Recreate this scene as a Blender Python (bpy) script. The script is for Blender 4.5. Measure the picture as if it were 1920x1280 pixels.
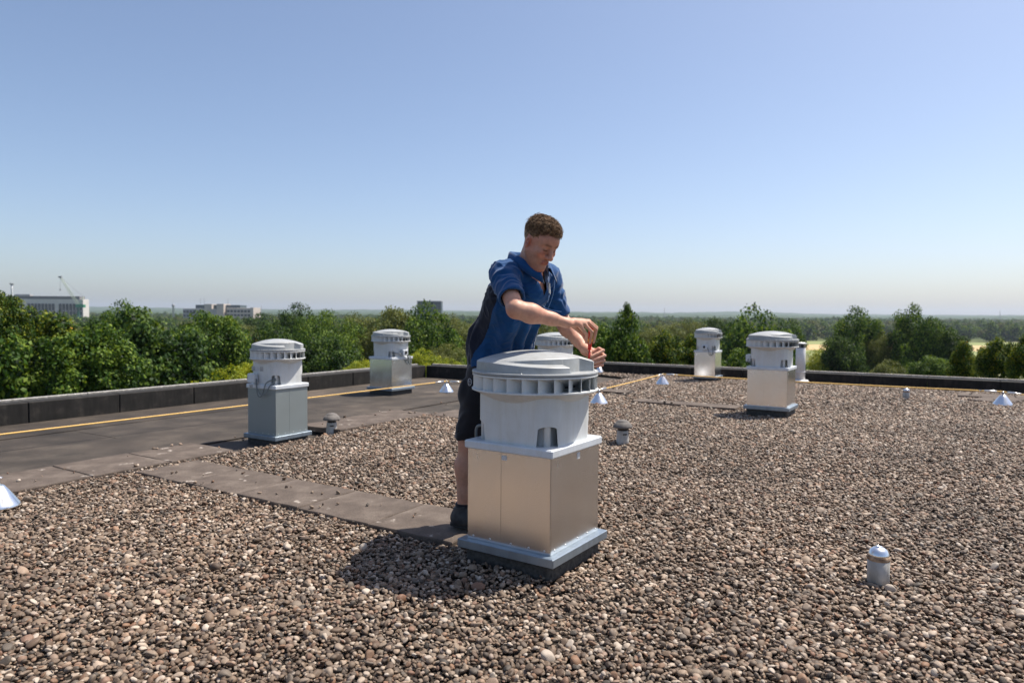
import bpy, math, random
import numpy as np
from mathutils import Vector, Matrix

for o in list(bpy.data.objects):
    bpy.data.objects.remove(o, do_unlink=True)
S = bpy.context.scene
COL = S.collection
rng = np.random.default_rng(7)
random.seed(7)

# ------------------------------------------------------------------ camera
FPX, HZ, CAMH = 1310.0, 592.0, 1.2          # focal length in photo pixels, horizon row, eye height
PITCH = -math.atan((640 - HZ) / FPX)
ROLL = math.atan(0.007)
_F = np.array([0, math.cos(PITCH), math.sin(PITCH)]); _R = np.array([1., 0, 0]); _U = np.cross(_R, _F)
_R2 = math.cos(ROLL) * _R + math.sin(ROLL) * _U
_U2 = -math.sin(ROLL) * _R + math.cos(ROLL) * _U
CAM = np.array([0, 0, CAMH])
cd = bpy.data.cameras.new('camera'); cam = bpy.data.objects.new('camera', cd); COL.objects.link(cam)
cam.matrix_world = Matrix(((_R2[0], _U2[0], -_F[0], 0), (_R2[1], _U2[1], -_F[1], 0), (_R2[2], _U2[2], -_F[2], CAMH), (0, 0, 0, 1)))
cd.sensor_width = 36; cd.lens = FPX * 36 / 1920
cd.clip_start = 0.05; cd.clip_end = 20000
cd.dof.use_dof = True; cd.dof.focus_distance = 3.4; cd.dof.aperture_fstop = 3.5
S.camera = cam

# ------------------------------------------------------------------ sky and sun
SUN_EL = math.radians(61.5); SUN_AZ = math.radians(64.0)      # azimuth from +Y towards +X
w = bpy.data.worlds.new('World'); S.world = w; w.use_nodes = True
nt = w.node_tree; nt.nodes.clear()
sky = nt.nodes.new('ShaderNodeTexSky'); sky.sky_type = 'NISHITA'; sky.sun_disc = False
sky.sun_elevation = SUN_EL; sky.sun_rotation = SUN_AZ
sky.altitude = 0; sky.air_density = 0.8; sky.dust_density = 1.6; sky.ozone_density = 3.0
bg = nt.nodes.new('ShaderNodeBackground'); bg.inputs['Strength'].default_value = 0.13
wo = nt.nodes.new('ShaderNodeOutputWorld')
wb = nt.nodes.new('ShaderNodeMix'); wb.data_type = 'RGBA'; wb.blend_type = 'MULTIPLY'; wb.inputs[0].default_value = 1; wb.inputs[7].default_value = (1.03, .975, .93, 1)   # camera white balance
nt.links.new(sky.outputs[0], wb.inputs[6]); nt.links.new(wb.outputs[2], bg.inputs[0]); nt.links.new(bg.outputs[0], wo.inputs[0])
sl = bpy.data.lights.new('sun', 'SUN'); so = bpy.data.objects.new('sun', sl); COL.objects.link(so)
sl.energy = 5.0; sl.angle = math.radians(0.53); sl.color = (1.0, 0.93, 0.83)
sd = Vector((math.sin(SUN_AZ) * math.cos(SUN_EL), math.cos(SUN_AZ) * math.cos(SUN_EL), math.sin(SUN_EL)))
so.rotation_euler = sd.to_track_quat('Z', 'Y').to_euler()
so.location = (8, 6, 20)
S.view_settings.view_transform = 'Standard'; S.view_settings.look = 'None'
S.view_settings.exposure = 0.46; S.view_settings.gamma = 1.0
S.view_settings.use_curve_mapping = False

# ------------------------------------------------------------------ helpers
def ray(x, y):
    d = _F * FPX + _R2 * (x - 960) + _U2 * (640 - y); return d
def at(x, y, Y):
    "point at photo pixel (x, y) whose distance along +Y is Y"
    d = ray(x, y); return CAM + d * (Y / d[1])
def gp(x, y, z=0.0):
    d = ray(x, y); return CAM + d * ((z - CAMH) / d[2])

def mesh_np(name, verts, faces, smooth=False):
    verts = np.asarray(verts, np.float32); faces = np.asarray(faces, np.int32)
    me = bpy.data.meshes.new(name)
    me.vertices.add(len(verts)); me.vertices.foreach_set('co', verts.ravel())
    k = faces.shape[1]; n = len(faces)
    me.loops.add(n * k); me.loops.foreach_set('vertex_index', faces.ravel())
    me.polygons.add(n)
    me.polygons.foreach_set('loop_start', np.arange(0, n * k, k, dtype=np.int32))
    if smooth: me.polygons.foreach_set('use_smooth', np.ones(n, bool))
    me.update(calc_edges=True); me.validate()
    return me

class MB:
    "collects polygons into one mesh"
    def __init__(s): s.v = []; s.f = []; s.sm = []
    def poly(s, pts, faces, smooth=False):
        b = len(s.v); s.v += [tuple(p) for p in pts]
        s.f += [tuple(i + b for i in f) for f in faces]; s.sm += [smooth] * len(faces)
        return s
    def box(s, c, h, M=None, top=None):
        x, y, z = h; t = top or 1.0
        P = [Vector((i * x * (t if k > 0 else 1), j * y * (t if k > 0 else 1), k * z)) for k in (-1, 1) for i, j in ((-1, -1), (1, -1), (1, 1), (-1, 1))]
        if M is not None: P = [M @ p for p in P]
        c = Vector(c); P = [p + c for p in P]
        return s.poly(P, [(3, 2, 1, 0), (4, 5, 6, 7), (0, 1, 5, 4), (1, 2, 6, 5), (2, 3, 7, 6), (3, 0, 4, 7)])
    def bbox(s, c, h, b, M=None):
        "box with chamfered edges"
        x, y, z = h; P = []; F = []
        rings = [(x - b, y - b, -z, 0), (x, y, -z + b, 1), (x, y, z - b, 1), (x - b, y - b, z, 0)]
        for (rx, ry, rz, k) in rings:
            if k: q = [(rx, ry - b), (rx - b, ry), (-rx + b, ry), (-rx, ry - b), (-rx, -ry + b), (-rx + b, -ry), (rx - b, -ry), (rx, -ry + b)]
            else: q = [(rx, ry - b / 2), (rx - b / 2, ry), (-rx + b / 2, ry), (-rx, ry - b / 2), (-rx, -ry + b / 2), (-rx + b / 2, -ry), (rx - b / 2, -ry), (rx, -ry + b / 2)]
            P += [Vector((a, bb, rz)) for a, bb in q]
        if M is not None: P = [M @ p for p in P]
        c = Vector(c); P = [p + c for p in P]
        for r in range(3):
            for i in range(8):
                j = (i + 1) % 8; F.append((r * 8 + i, r * 8 + j, r * 8 + 8 + j, r * 8 + 8 + i))
        F.append(tuple(range(7, -1, -1))); F.append(tuple(range(24, 32)))
        return s.poly(P, F)
    def lathe(s, prof, n=32, c=(0, 0, 0), M=None, smooth=True, caps=True):
        P = []; F = []
        for r, z in prof:
            for i in range(n):
                a = 2 * math.pi * i / n; P.append(Vector((r * math.cos(a), r * math.sin(a), z)))
        for k in range(len(prof) - 1):
            for i in range(n):
                j = (i + 1) % n; F.append((k * n + i, k * n + j, k * n + n + j, k * n + n + i))
        if caps:
            if prof[0][0] > 1e-5: F.append(tuple(range(n - 1, -1, -1)))
            if prof[-1][0] > 1e-5: F.append(tuple(range((len(prof) - 1) * n, len(prof) * n)))
        if M is not None: P = [M @ p for p in P]
        c = Vector(c); P = [p + c for p in P]
        return s.poly(P, F, smooth)
    def tube(s, pts, rad, n=8, smooth=True):
        pts = [Vector(p) for p in pts]; m = len(pts)
        rad = rad if hasattr(rad, '__len__') else [rad] * m
        P = []; F = []; up = None
        for i, p in enumerate(pts):
            d = (pts[min(i + 1, m - 1)] - pts[max(i - 1, 0)]).normalized()
            if up is None: up = d.orthogonal().normalized()
            up = (up - d * up.dot(d)).normalized(); sd_ = d.cross(up)
            for k in range(n):
                a = 2 * math.pi * k / n; P.append(p + (up * math.cos(a) + sd_ * math.sin(a)) * rad[i])
        for i in range(m - 1):
            for k in range(n):
                j = (k + 1) % n; F.append((i * n + k, i * n + j, i * n + n + j, i * n + n + k))
        F.append(tuple(range(n - 1, -1, -1))); F.append(tuple(range((m - 1) * n, m * n)))
        return s.poly(P, F, smooth)
    def mesh(s, name):
        me = bpy.data.meshes.new(name); me.from_pydata(s.v, [], s.f); me.update()
        me.polygons.foreach_set('use_smooth', s.sm); return me

def link(name, me, mat=None, parent=None, loc=None, rot=None):
    o = bpy.data.objects.new(name, me); COL.objects.link(o)
    if mat is not None and me is not None:
        if len(me.materials) == 0: me.materials.append(mat)
        elif me.materials[0] is not mat:
            o.material_slots[0].link = 'OBJECT'; o.material_slots[0].material = mat
    if parent is not None: o.parent = parent
    if loc is not None: o.location = loc
    if rot is not None: o.rotation_euler = rot
    return o
def sharp(o, ang=35):
    me = o.data
    me.polygons.foreach_set('use_smooth', np.ones(len(me.polygons), bool)); me.set_sharp_from_angle(angle=math.radians(ang)); return o
def tag(o, label=None, cat=None, group=None, kind=None):
    if label: o['label'] = label
    if cat: o['category'] = cat
    if group: o['group'] = group
    if kind: o['kind'] = kind
    return o
def empty(name, loc=(0, 0, 0), rz=0.0, label=None, cat=None, group=None):
    e = bpy.data.objects.new(name, None); COL.objects.link(e); e.location = loc; e.rotation_euler = (0, 0, rz)
    e.empty_display_size = 0.1
    return tag(e, label, cat, group)
def inpoly(x, y, poly):
    c = np.zeros(len(x), bool); n = len(poly)
    for i in range(n):
        (x1, y1), (x2, y2) = poly[i], poly[(i + 1) % n]
        c ^= ((y1 > y) != (y2 > y)) & (x < (x2 - x1) * (y - y1) / (y2 - y1 + 1e-12) + x1)
    return c

# ------------------------------------------------------------------ materials
def mat(name, col=(.5, .5, .5), rough=.6, metal=0.0, spec=.5):
    m = bpy.data.materials.new(name); m.use_nodes = True
    b = m.node_tree.nodes['Principled BSDF']
    b.inputs['Base Color'].default_value = (*col, 1); b.inputs['Roughness'].default_value = rough
    b.inputs['Metallic'].default_value = metal; b.inputs['Specular IOR Level'].default_value = spec
    return m
def nodes(m): return m.node_tree.nodes, m.node_tree.links, m.node_tree.nodes['Principled BSDF']
def noise(N, L, scale, detail=4, rough=.6, coord='Object', vec=None, sc=None):
    t = N.new('ShaderNodeTexNoise'); t.inputs['Scale'].default_value = scale
    t.inputs['Detail'].default_value = detail; t.inputs['Roughness'].default_value = rough
    if vec is None:
        tc = N.new('ShaderNodeTexCoord'); vec = tc.outputs[coord]
    if sc is not None:
        mp = N.new('ShaderNodeMapping'); mp.inputs['Scale'].default_value = sc; L.new(vec, mp.inputs[0]); vec = mp.outputs[0]
    L.new(vec, t.inputs['Vector']); return t
def ramp(N, L, fac, stops, interp='LINEAR'):
    r = N.new('ShaderNodeValToRGB'); e = r.color_ramp.elements; r.color_ramp.interpolation = interp
    while len(e) > 1: e.remove(e[-1])
    for i, (p, c) in enumerate(stops):
        if i == 0: e[0].position = p; el = e[0]
        else: el = e.new(p)
        el.color = (*c, 1) if len(c) == 3 else c
    L.new(fac, r.inputs[0]); return r.outputs[0]
def bump(N, L, b, fac, strength=.3, dist=.01):
    bp = N.new('ShaderNodeBump'); bp.inputs['Strength'].default_value = strength; bp.inputs['Distance'].default_value = dist
    L.new(fac, bp.inputs['Height']); L.new(bp.outputs[0], b.inputs['Normal'])
def mix(N, L, fac, a, b, mode='MIX'):
    m = N.new('ShaderNodeMix'); m.data_type = 'RGBA'; m.blend_type = mode
    for s_, v in ((0, fac), (6, a), (7, b)):
        if isinstance(v, (int, float)): m.inputs[s_].default_value = v
        elif isinstance(v, tuple): m.inputs[s_].default_value = (*v, 1)
        else: L.new(v, m.inputs[s_])
    return m.outputs[2]
def vary(name, stops, scale, rough=.8, bumps=None, metal=0.0, detail=6, coord='Object', spec=.4, sc=None):
    "base colour from a noise ramp"
    m = mat(name, rough=rough, metal=metal, spec=spec); N, L, b = nodes(m)
    n = noise(N, L, scale, detail, coord=coord, sc=sc)
    L.new(ramp(N, L, n.outputs['Fac'], stops), b.inputs['Base Color'])
    if bumps:
        n2 = noise(N, L, bumps[0], 6, coord=coord); bump(N, L, b, n2.outputs['Fac'], bumps[1], bumps[2])
    return m

M = {}
M['bitumen'] = vary('bitumen', [(.3, (.040, .033, .027)), (.5, (.062, .051, .042)), (.7, (.098, .082, .067))], 3.0, .9, (260, .5, .004))
def bitumen_detail():
    m = M['bitumen']; N, L, b = nodes(m)
    src = b.inputs['Base Color'].links[0].from_socket
    n = noise(N, L, 240, 3); g = ramp(N, L, n.outputs['Fac'], [(.35, (.45, .45, .45)), (.65, (1.5, 1.5, 1.5))])
    n2 = noise(N, L, .6, 5); g2 = ramp(N, L, n2.outputs['Fac'], [(.36, (.55, .55, .53)), (.5, (.95, .93, .9)), (.66, (1.3, 1.25, 1.2))])
    oi = N.new('ShaderNodeObjectInfo'); pk = ramp(N, L, oi.outputs['Random'], [(0, (.72, .70, .68)), (.5, (1, 1, 1)), (1, (1.45, 1.42, 1.36))])
    c = mix(N, L, 1.0, mix(N, L, 1.0, src, g, 'MULTIPLY'), g2, 'MULTIPLY')
    L.new(mix(N, L, 1.0, c, pk, 'MULTIPLY'), b.inputs['Base Color'])
bitumen_detail()
M['upstand'] = vary('upstand_bitumen', [(.3, (.010, .009, .008)), (.55, (.020, .018, .016)), (.75, (.055, .047, .039))], 6, .85, (180, .6, .005))
M['slab'] = vary('slab_concrete', [(.25, (.062, .047, .037)), (.5, (.105, .081, .065)), (.72, (.165, .133, .108))], 5, .92, (120, .5, .004))
def lichen():
    m = M['slab']; N, L, b = nodes(m)
    src = b.inputs['Base Color'].links[0].from_socket
    tc = N.new('ShaderNodeTexCoord'); geo = N.new('ShaderNodeNewGeometry')
    wn = noise(N, L, 14, 4, vec=geo.outputs['Position'])
    ad = N.new('ShaderNodeVectorMath'); ad.operation = 'MULTIPLY_ADD'
    L.new(wn.outputs['Color'], ad.inputs[0]); ad.inputs[1].default_value = (.16, .16, .16); L.new(geo.outputs['Position'], ad.inputs[2])
    v = N.new('ShaderNodeTexVoronoi'); v.inputs['Scale'].default_value = 7.5; v.inputs['Randomness'].default_value = 1
    L.new(ad.outputs[0], v.inputs['Vector'])
    f = ramp(N, L, v.outputs['Distance'], [(.12, (1, 1, 1)), (.22, (0, 0, 0))])
    pick = ramp(N, L, v.outputs['Color'], [(.52, (0, 0, 0)), (.56, (1, 1, 1))])
    f2 = mix(N, L, 1.0, f, pick, 'MULTIPLY')
    br = noise(N, L, 60, 3, vec=geo.outputs['Position'])
    f3 = mix(N, L, 1.0, f2, ramp(N, L, br.outputs['Fac'], [(.35, (.25, .25, .25)), (.6, (1, 1, 1))]), 'MULTIPLY')
    c = mix(N, L, f3, src, (.42, .37, .32))
    sp = noise(N, L, 200, 2, vec=geo.outputs['Position'])
    c = mix(N, L, 1.0, c, ramp(N, L, sp.outputs['Fac'], [(.3, (.6, .6, .6)), (.7, (1.35, 1.35, 1.35))]), 'MULTIPLY')
    L.new(c, b.inputs['Base Color'])
lichen()
M['trim'] = vary('edge_trim', [(.3, (.22, .21, .195)), (.7, (.38, .365, .34))], 20, .55, (90, .15, .003), metal=.2)
M['trim_old'] = vary('weathered_edge_trim', [(.3, (.26, .22, .18)), (.5, (.42, .38, .33)), (.7, (.50, .46, .42))], 8, .7, (90, .2, .003))
M['under_gravel'] = vary('gravel_bed', [(.3, (.012, .009, .007)), (.6, (.035, .027, .02))], 60, .95, (80, 1, .01))  # near-black, so the shade in the gaps between pebbles is partly colour
M['facade'] = vary('facade_brick', [(.3, (.25, .17, .12)), (.7, (.36, .26, .19))], 5, .9)

def pebble_mat():
    m = mat('pebble', rough=.62, spec=.4); N, L, b = nodes(m)
    oi = N.new('ShaderNodeObjectInfo')
    c = ramp(N, L, oi.outputs['Random'], [(0, (0.058, 0.040, 0.029)), (.10, (0.131, 0.089, 0.060)), (.22, (0.193, 0.138, 0.094)), (.34, (0.093, 0.068, 0.049)), (.46, (0.292, 0.218, 0.155)),
        (.56, (0.156, 0.126, 0.098)), (.63, (0.054, 0.045, 0.036)), (.70, (0.235, 0.134, 0.078)), (.76, (0.385, 0.306, 0.234)), (.85, (0.452, 0.392, 0.328)), (.89, (0.189, 0.099, 0.061)), (.94, (0.320, 0.252, 0.192)), (1, (0.117, 0.090, 0.069))], 'LINEAR')
    geo = N.new('ShaderNodeNewGeometry'); dn = noise(N, L, .9, 4, vec=geo.outputs['Position'])
    c = mix(N, L, 1.0, c, ramp(N, L, dn.outputs['Fac'], [(.32, (.78, .77, .76)), (.68, (1.2, 1.18, 1.16))]), 'MULTIPLY')
    n = noise(N, L, 22, 5, .65, sc=(1, 1, 1.6))
    L.new(mix(N, L, 1.0, c, ramp(N, L, n.outputs['Fac'], [(.25, (.62, .60, .58)), (.5, (1, 1, 1)), (.75, (1.3, 1.28, 1.25))]), 'MULTIPLY'), b.inputs['Base Color'])
    n2 = noise(N, L, 160, 3); bump(N, L, b, n2.outputs['Fac'], .25, .002)
    return m
M['pebble'] = pebble_mat()

def brushed(name, col, rough, metal=1.0, streak=.025):
    m = mat(name, col, rough, metal); N, L, b = nodes(m)
    n = noise(N, L, 30, 3, sc=(1, 1, .06)); n2 = noise(N, L, 4, 4)
    r1 = ramp(N, L, n.outputs['Fac'], [(.3, (rough - streak * .5,) * 3), (.7, (rough + streak * .5,) * 3)])
    r2 = ramp(N, L, n2.outputs['Fac'], [(.3, (.85,) * 3), (.7, (1.15,) * 3)])
    L.new(mix(N, L, 1.0, r1, r2, 'MULTIPLY'), b.inputs['Roughness'])
    c = ramp(N, L, n2.outputs['Fac'], [(.3, tuple(v * .975 for v in col)), (.7, tuple(min(1, v * 1.02) for v in col))])
    L.new(c, b.inputs['Base Color'])
    n3 = noise(N, L, 2.2, 2); bump(N, L, b, n3.outputs['Fac'], .10, .015)
    return m
M['steel'] = brushed('stainless_sheet', (.80, .795, .785), .24)
M['galv'] = brushed('galvanised_sheet', (.66, .70, .71), .24)
M['grey_sheet'] = brushed('grey_painted_sheet', (.27, .305, .305), .40, .35)
M['plate'] = brushed('base_plate_metal', (.30, .36, .42), .40, .7)
M['cone'] = brushed('aluminium_cone', (.86, .88, .90), .30)
M['plastic'] = vary('light_grey_plastic', [(.3, (.62, .64, .64)), (.7, (.66, .68, .68))], 6, .42, (300, .06, .001), spec=.45)
M['plastic_lid'] = vary('lid_grey_plastic', [(.3, (.34, .355, .36)), (.7, (.38, .395, .40))], 5, .45, (300, .08, .001), spec=.45)
M['rim'] = vary('rim_grey_plastic', [(.3, (.60, .64, .68)), (.7, (.65, .69, .73))], 6, .4, spec=.45)
M['dark'] = mat('dark_rubber', (.02, .02, .021), .6)
M['black'] = mat('black_plastic', (.012, .012, .013), .4)
M['cable'] = mat('grey_cable', (.16, .18, .18), .5)
M['sticker'] = vary('sticker', [(.45, (.62, .63, .64)), (.55, (.50, .51, .52))], 60, .5)
M['sticker_dark'] = vary('printed_sticker', [(.4, (.12, .12, .13)), (.55, (.55, .55, .55))], 160, .5)
M['mushroom'] = vary('weathered_vent_cap', [(.3, (.10, .09, .085)), (.7, (.20, .185, .17))], 20, .8, (150, .3, .002))
M['pipe_grey'] = vary('pale_vent_pipe', [(.3, (.40, .39, .37)), (.7, (.55, .54, .51))], 14, .65, (150, .15, .002))
M['pipe_band'] = vary('stained_band', [(.35, (.16, .09, .05)), (.6, (.42, .30, .20))], 40, .7)
M['rope'] = vary('yellow_rope', [(.3, (.68, .40, .10)), (.7, (.82, .55, .20))], 60, .7)
M['white_duct'] = vary('pale_duct', [(.3, (.62, .61, .60)), (.7, (.74, .73, .72))], 12, .5, metal=.1)
M['bolt'] = mat('bolt', (.7, .7, .7), .35, 1)

def weather(key, amt=.75, sc_=(1, 1, .12)):
    "rain streaks, dust and specks that differ from unit to unit"
    m = M[key]; N, L, b = nodes(m); src = b.inputs['Base Color'].links[0].from_socket
    geo = N.new('ShaderNodeNewGeometry'); mp = N.new('ShaderNodeMapping'); mp.inputs['Scale'].default_value = sc_; L.new(geo.outputs['Position'], mp.inputs[0])
    a = noise(N, L, 26, 5, vec=mp.outputs[0]); c = noise(N, L, 7, 5, vec=geo.outputs['Position']); d = noise(N, L, 190, 2, vec=geo.outputs['Position'])
    f = ramp(N, L, a.outputs['Fac'], [(.40, (amt, amt * .985, amt * .96)), (.58, (1, 1, 1))])
    f2 = ramp(N, L, c.outputs['Fac'], [(.3, (.93, .927, .92)), (.6, (1.02, 1.02, 1.02))]); f3 = ramp(N, L, d.outputs['Fac'], [(.26, (.62, .6, .56)), (.33, (1, 1, 1))])
    o = mix(N, L, 1.0, mix(N, L, 1.0, mix(N, L, 1.0, src, f, 'MULTIPLY'), f2, 'MULTIPLY'), f3, 'MULTIPLY')
    L.new(o, b.inputs['Base Color'])
weather('plastic', .955); weather('plastic_lid', .93, (1, 1, 1)); weather('rim', .955); weather('plate', .9); weather('pipe_grey', .75); weather('upstand', .6); weather('trim', .7, (1, 1, 1)); weather('trim_old', .6, (1, 1, 1))
# ------------------------------------------------------------------ the roof
G0 = -14.0                                   # level of the land below
BIT = -0.06                                  # bitumen level; gravel top is about 0
PTOP = 0.19                                  # parapet top
DA = Vector((math.cos(math.radians(59)), math.sin(math.radians(59)), 0))   # along the left parapet, away from the camera
DB = Vector((DA.y, -DA.x, 0))                                               # across the roof, to the right
K0 = Vector((-1.75, 14.2, 0)); KL = K0 - DA * 24
K1 = K0 + DB * 1.5; K2 = K1 + DA * 2.75; KR = K2 + DB * 13.5
KF = KR - DA * 20
roof_poly = [tuple(p.xy) for p in (KL, K0, K1, K2, KR, KF)]
def sheet(name, poly, z, m, zlow=None, kind='structure'):
    mb = MB(); n = len(poly)
    # clockwise polygons are flipped so that the sheet faces up
    area = sum(poly[i][0] * poly[(i + 1) % n][1] - poly[(i + 1) % n][0] * poly[i][1] for i in range(n))
    if area < 0: poly = poly[::-1]
    P = [(x, y, z) for x, y in poly]
    if zlow is None: mb.poly(P, [tuple(range(n))])
    else:
        mb.poly(P + [(x, y, zlow) for x, y in poly], [tuple(range(n))] + [(i + n, (i + 1) % n + n, (i + 1) % n, i) for i in range(n)])
    return tag(link(name, mb.mesh(name), m), kind=kind)
roof = sheet('roof_deck', roof_poly, BIT - .012, M['bitumen'], BIT - .45)
body_poly = [tuple(p.xy) for p in (KL - DB * .25, K0 + (DA - DB) * .25, K1 + (DA - DB) * .25, K2 + (DA - DB) * .25, KR + DA * .25, KF + DA * .25)]
bld = sheet('flat_roof_building', body_poly, BIT - .4, M['facade'], G0, kind=None)
del_kind = bld.pop('kind', None)
tag(bld, 'brick building under the gravel roof in the foreground', 'building')

# felt sheets lapped over each other along the left edge
A0 = Vector((-3.36, 4.55, 0)); A_end = Vector((-1.03, 8.36, 0))
LA = (A_end - A0).normalized(); LN = Vector((LA.y, -LA.x, 0))               # slab strip direction, its right hand normal
def felt(a, b, w0, w1, z):
    mb = MB(); n = 12; P = []; F = []
    off = [random.uniform(-.006, .006) for _ in range(n + 1)]
    for i in range(n + 1):
        p = a.lerp(b, i / n)
        P += [(p - DB * (-w0)) + DB * off[i], p + DB * (w1 + off[i])]
    P = [(q.x, q.y, z) for q in P] + [(q.x, q.y, z - .006) for q in P]
    m = 2 * n + 2
    for i in range(n): F += [(2 * i, 2 * i + 1, 2 * i + 3, 2 * i + 2), (2 * i + 1, 2 * i + 1 + m, 2 * i + 3 + m, 2 * i + 3), (2 * i + 2, 2 * i + 2 + m, 2 * i + m, 2 * i)]
    F += [(0, m, m + 1, 1), (2 * n, 2 * n + 1, 2 * n + 1 + m, 2 * n + m)]
    mb.poly(P, F); return link('roofing_felt', mb.mesh('roofing_felt'), M['bitumen'], roof)
for r, (w0, w1, z) in enumerate([(.02, .95, BIT), (.88, 1.85, BIT - .005), (1.78, 2.8, BIT - .001)]):
    t = -24 + r * 1.7
    while t < -.1:
        e = min(t + 5.0, -.02); felt(K0 + DA * t, K0 + DA * e, w0, w1, z + (.0025 if int(t * 3) % 2 else 0)); t = e - .0

# parapets: upstand panels with a light edge trim
def parapet(a, b, label, trim, inward, L=1.05):
    d = (b - a); n = max(1, round(d.length / L)); d = d.normalized(); l = (b - a).length / n
    root = empty('parapet', a, math.atan2(d.y, d.x), label, 'parapet')
    s = 1 if inward > 0 else -1                 # local +y points inwards when s = 1
    for i in range(n):
        mb = MB(); mb.bbox((l * (i + .5), -s * .118, (PTOP - .012 + BIT - .1) / 2), (l / 2 - .003, .118 - random.uniform(0, .004), (PTOP - .012 - BIT + .1) / 2), .010)
        link('upstand_panel', mb.mesh('upstand_panel'), M['upstand'], root)
    m = max(1, round((b - a).length / 2.1)); l = (b - a).length / m
    for i in range(m):
        mb = MB(); mb.bbox((l * (i + .5), -s * .235, PTOP - .006), (l / 2 - .0015, .035, .020), .005)
        link('edge_trim', mb.mesh('edge_trim'), trim, root)
    return root
parapet(KL, K0, 'low black bitumen parapet with pale trim along the left roof edge', M['trim'], -1)
parapet(K0, K1, 'short parapet stretch beyond the roof corner, left of the man', M['trim_old'], -1)
parapet(K1, K2, 'set back parapet return hidden behind the working man', M['trim_old'], -1)
parapet(K2, KR, 'long dark parapet with weathered trim along the back right roof edge', M['trim_old'], -1)

# paving slabs
slab_meshes = []
def slab_mesh(lx, ly, seed):
    r = np.random.default_rng(seed); mb = MB(); n = 6
    def edge(p0, p1):
        return [(p0[0] + (p1[0] - p0[0]) * i / n, p0[1] + (p1[1] - p0[1]) * i / n) for i in range(n)]
    c = [(-lx / 2, -ly / 2), (lx / 2, -ly / 2), (lx / 2, ly / 2), (-lx / 2, ly / 2)]
    ring = sum([edge(c[i], c[(i + 1) % 4]) for i in range(4)], [])
    ring = [(x + r.uniform(-.008, .004) * np.sign(x), y + r.uniform(-.008, .004) * np.sign(y)) for x, y in ring]
    k = len(ring); inner = [(x * .985, y * .985) for x, y in ring]
    P = [(x, y, -.05) for x, y in ring] + [(x, y, -.006) for x, y in ring] + [(x, y, 0) for x, y in inner]
    F = [(a * k + i, a * k + (i + 1) % k, a * k + k + (i + 1) % k, a * k + k + i) for a in range(2) for i in range(k)] + [tuple(range(2 * k, 3 * k))]
    mb.poly(P, F); return mb.mesh('paving_slab')
slab_polys = []
def slab_path(name, start, d, nrm, length, width, top, L=.6, rows=1):
    root = empty(name, start); root['kind'] = 'structure'
    n = max(1, round(length / L)); l = length / n; wv = width / rows
    ang = math.atan2(d.y, d.x); me = [slab_mesh(l - .006, wv - .006, 10 + q) for q in range(4)]
    for i in range(n):
        for r in range(rows):
            p = d * (l * (i + .5)) + nrm * (wv * (r + .5))
            link('paving_slab', me[random.randrange(4)], M['slab'], root, (p.x, p.y, top + random.uniform(-.003, .003)),
                 (random.uniform(-.006, .006), random.uniform(-.006, .006), ang + random.choice((0, math.pi))))
    slab_polys.append([tuple((start + q).xy) for q in (Vector((0, 0, 0)), d * length, d * length + nrm * width, nrm * width)])
    return root
LNb = -LN
slab_path('slab_path', A0 - LA * 3.6, LA, LNb, 3.6 + 1.80, .62, .012)                   # left part up to the grey fan
slab_path('slab_path', A0 + LA * 3.05, LA, LNb, 1.55, .62, .012)                        # beyond it
Bd = Vector((2.51, -1.59, 0)).normalized(); Bn = Vector((-Bd.y, Bd.x, 0))
slab_path('slab_path', Vector((-2.86, 5.24, 0)) + Bd * .02, Bd, Bn, 3.0, .52, .010)     # to the middle fan
slab_path('slab_path', A_end + LA * .02, Bd, Bn, 1.6, .6, .010)
slab_path('slab_path', Vector((1.70, 9.87, 0)), Bd, Bn, 1.45, .36, .012)
slab_path('slab_path', Vector((1.05, 11.35, 0)), Bd, Bn, .85, .4, .012)
slab_path('slab_path', Vector((6.95, 10.85, 0)), Bd, Bn, 1.5, .6, .014)
slab_path('slab_path', Vector((7.05, 9.9, 0)), Vector((.8, .6, 0)), Vector((-.6, .8, 0)), .9, .5, .012)

# gravel: one bed of loose pebbles
GA = A0 - LA * 9; GB = A_end + LA * 6.6
gravel_poly = [tuple(p.xy) for p in (GA, GB, K2 - DA * .02 - DB * .0, KR, KF)]
bed = sheet('gravel_bed', gravel_poly, -.030, M['under_gravel'], BIT - .011)

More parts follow.
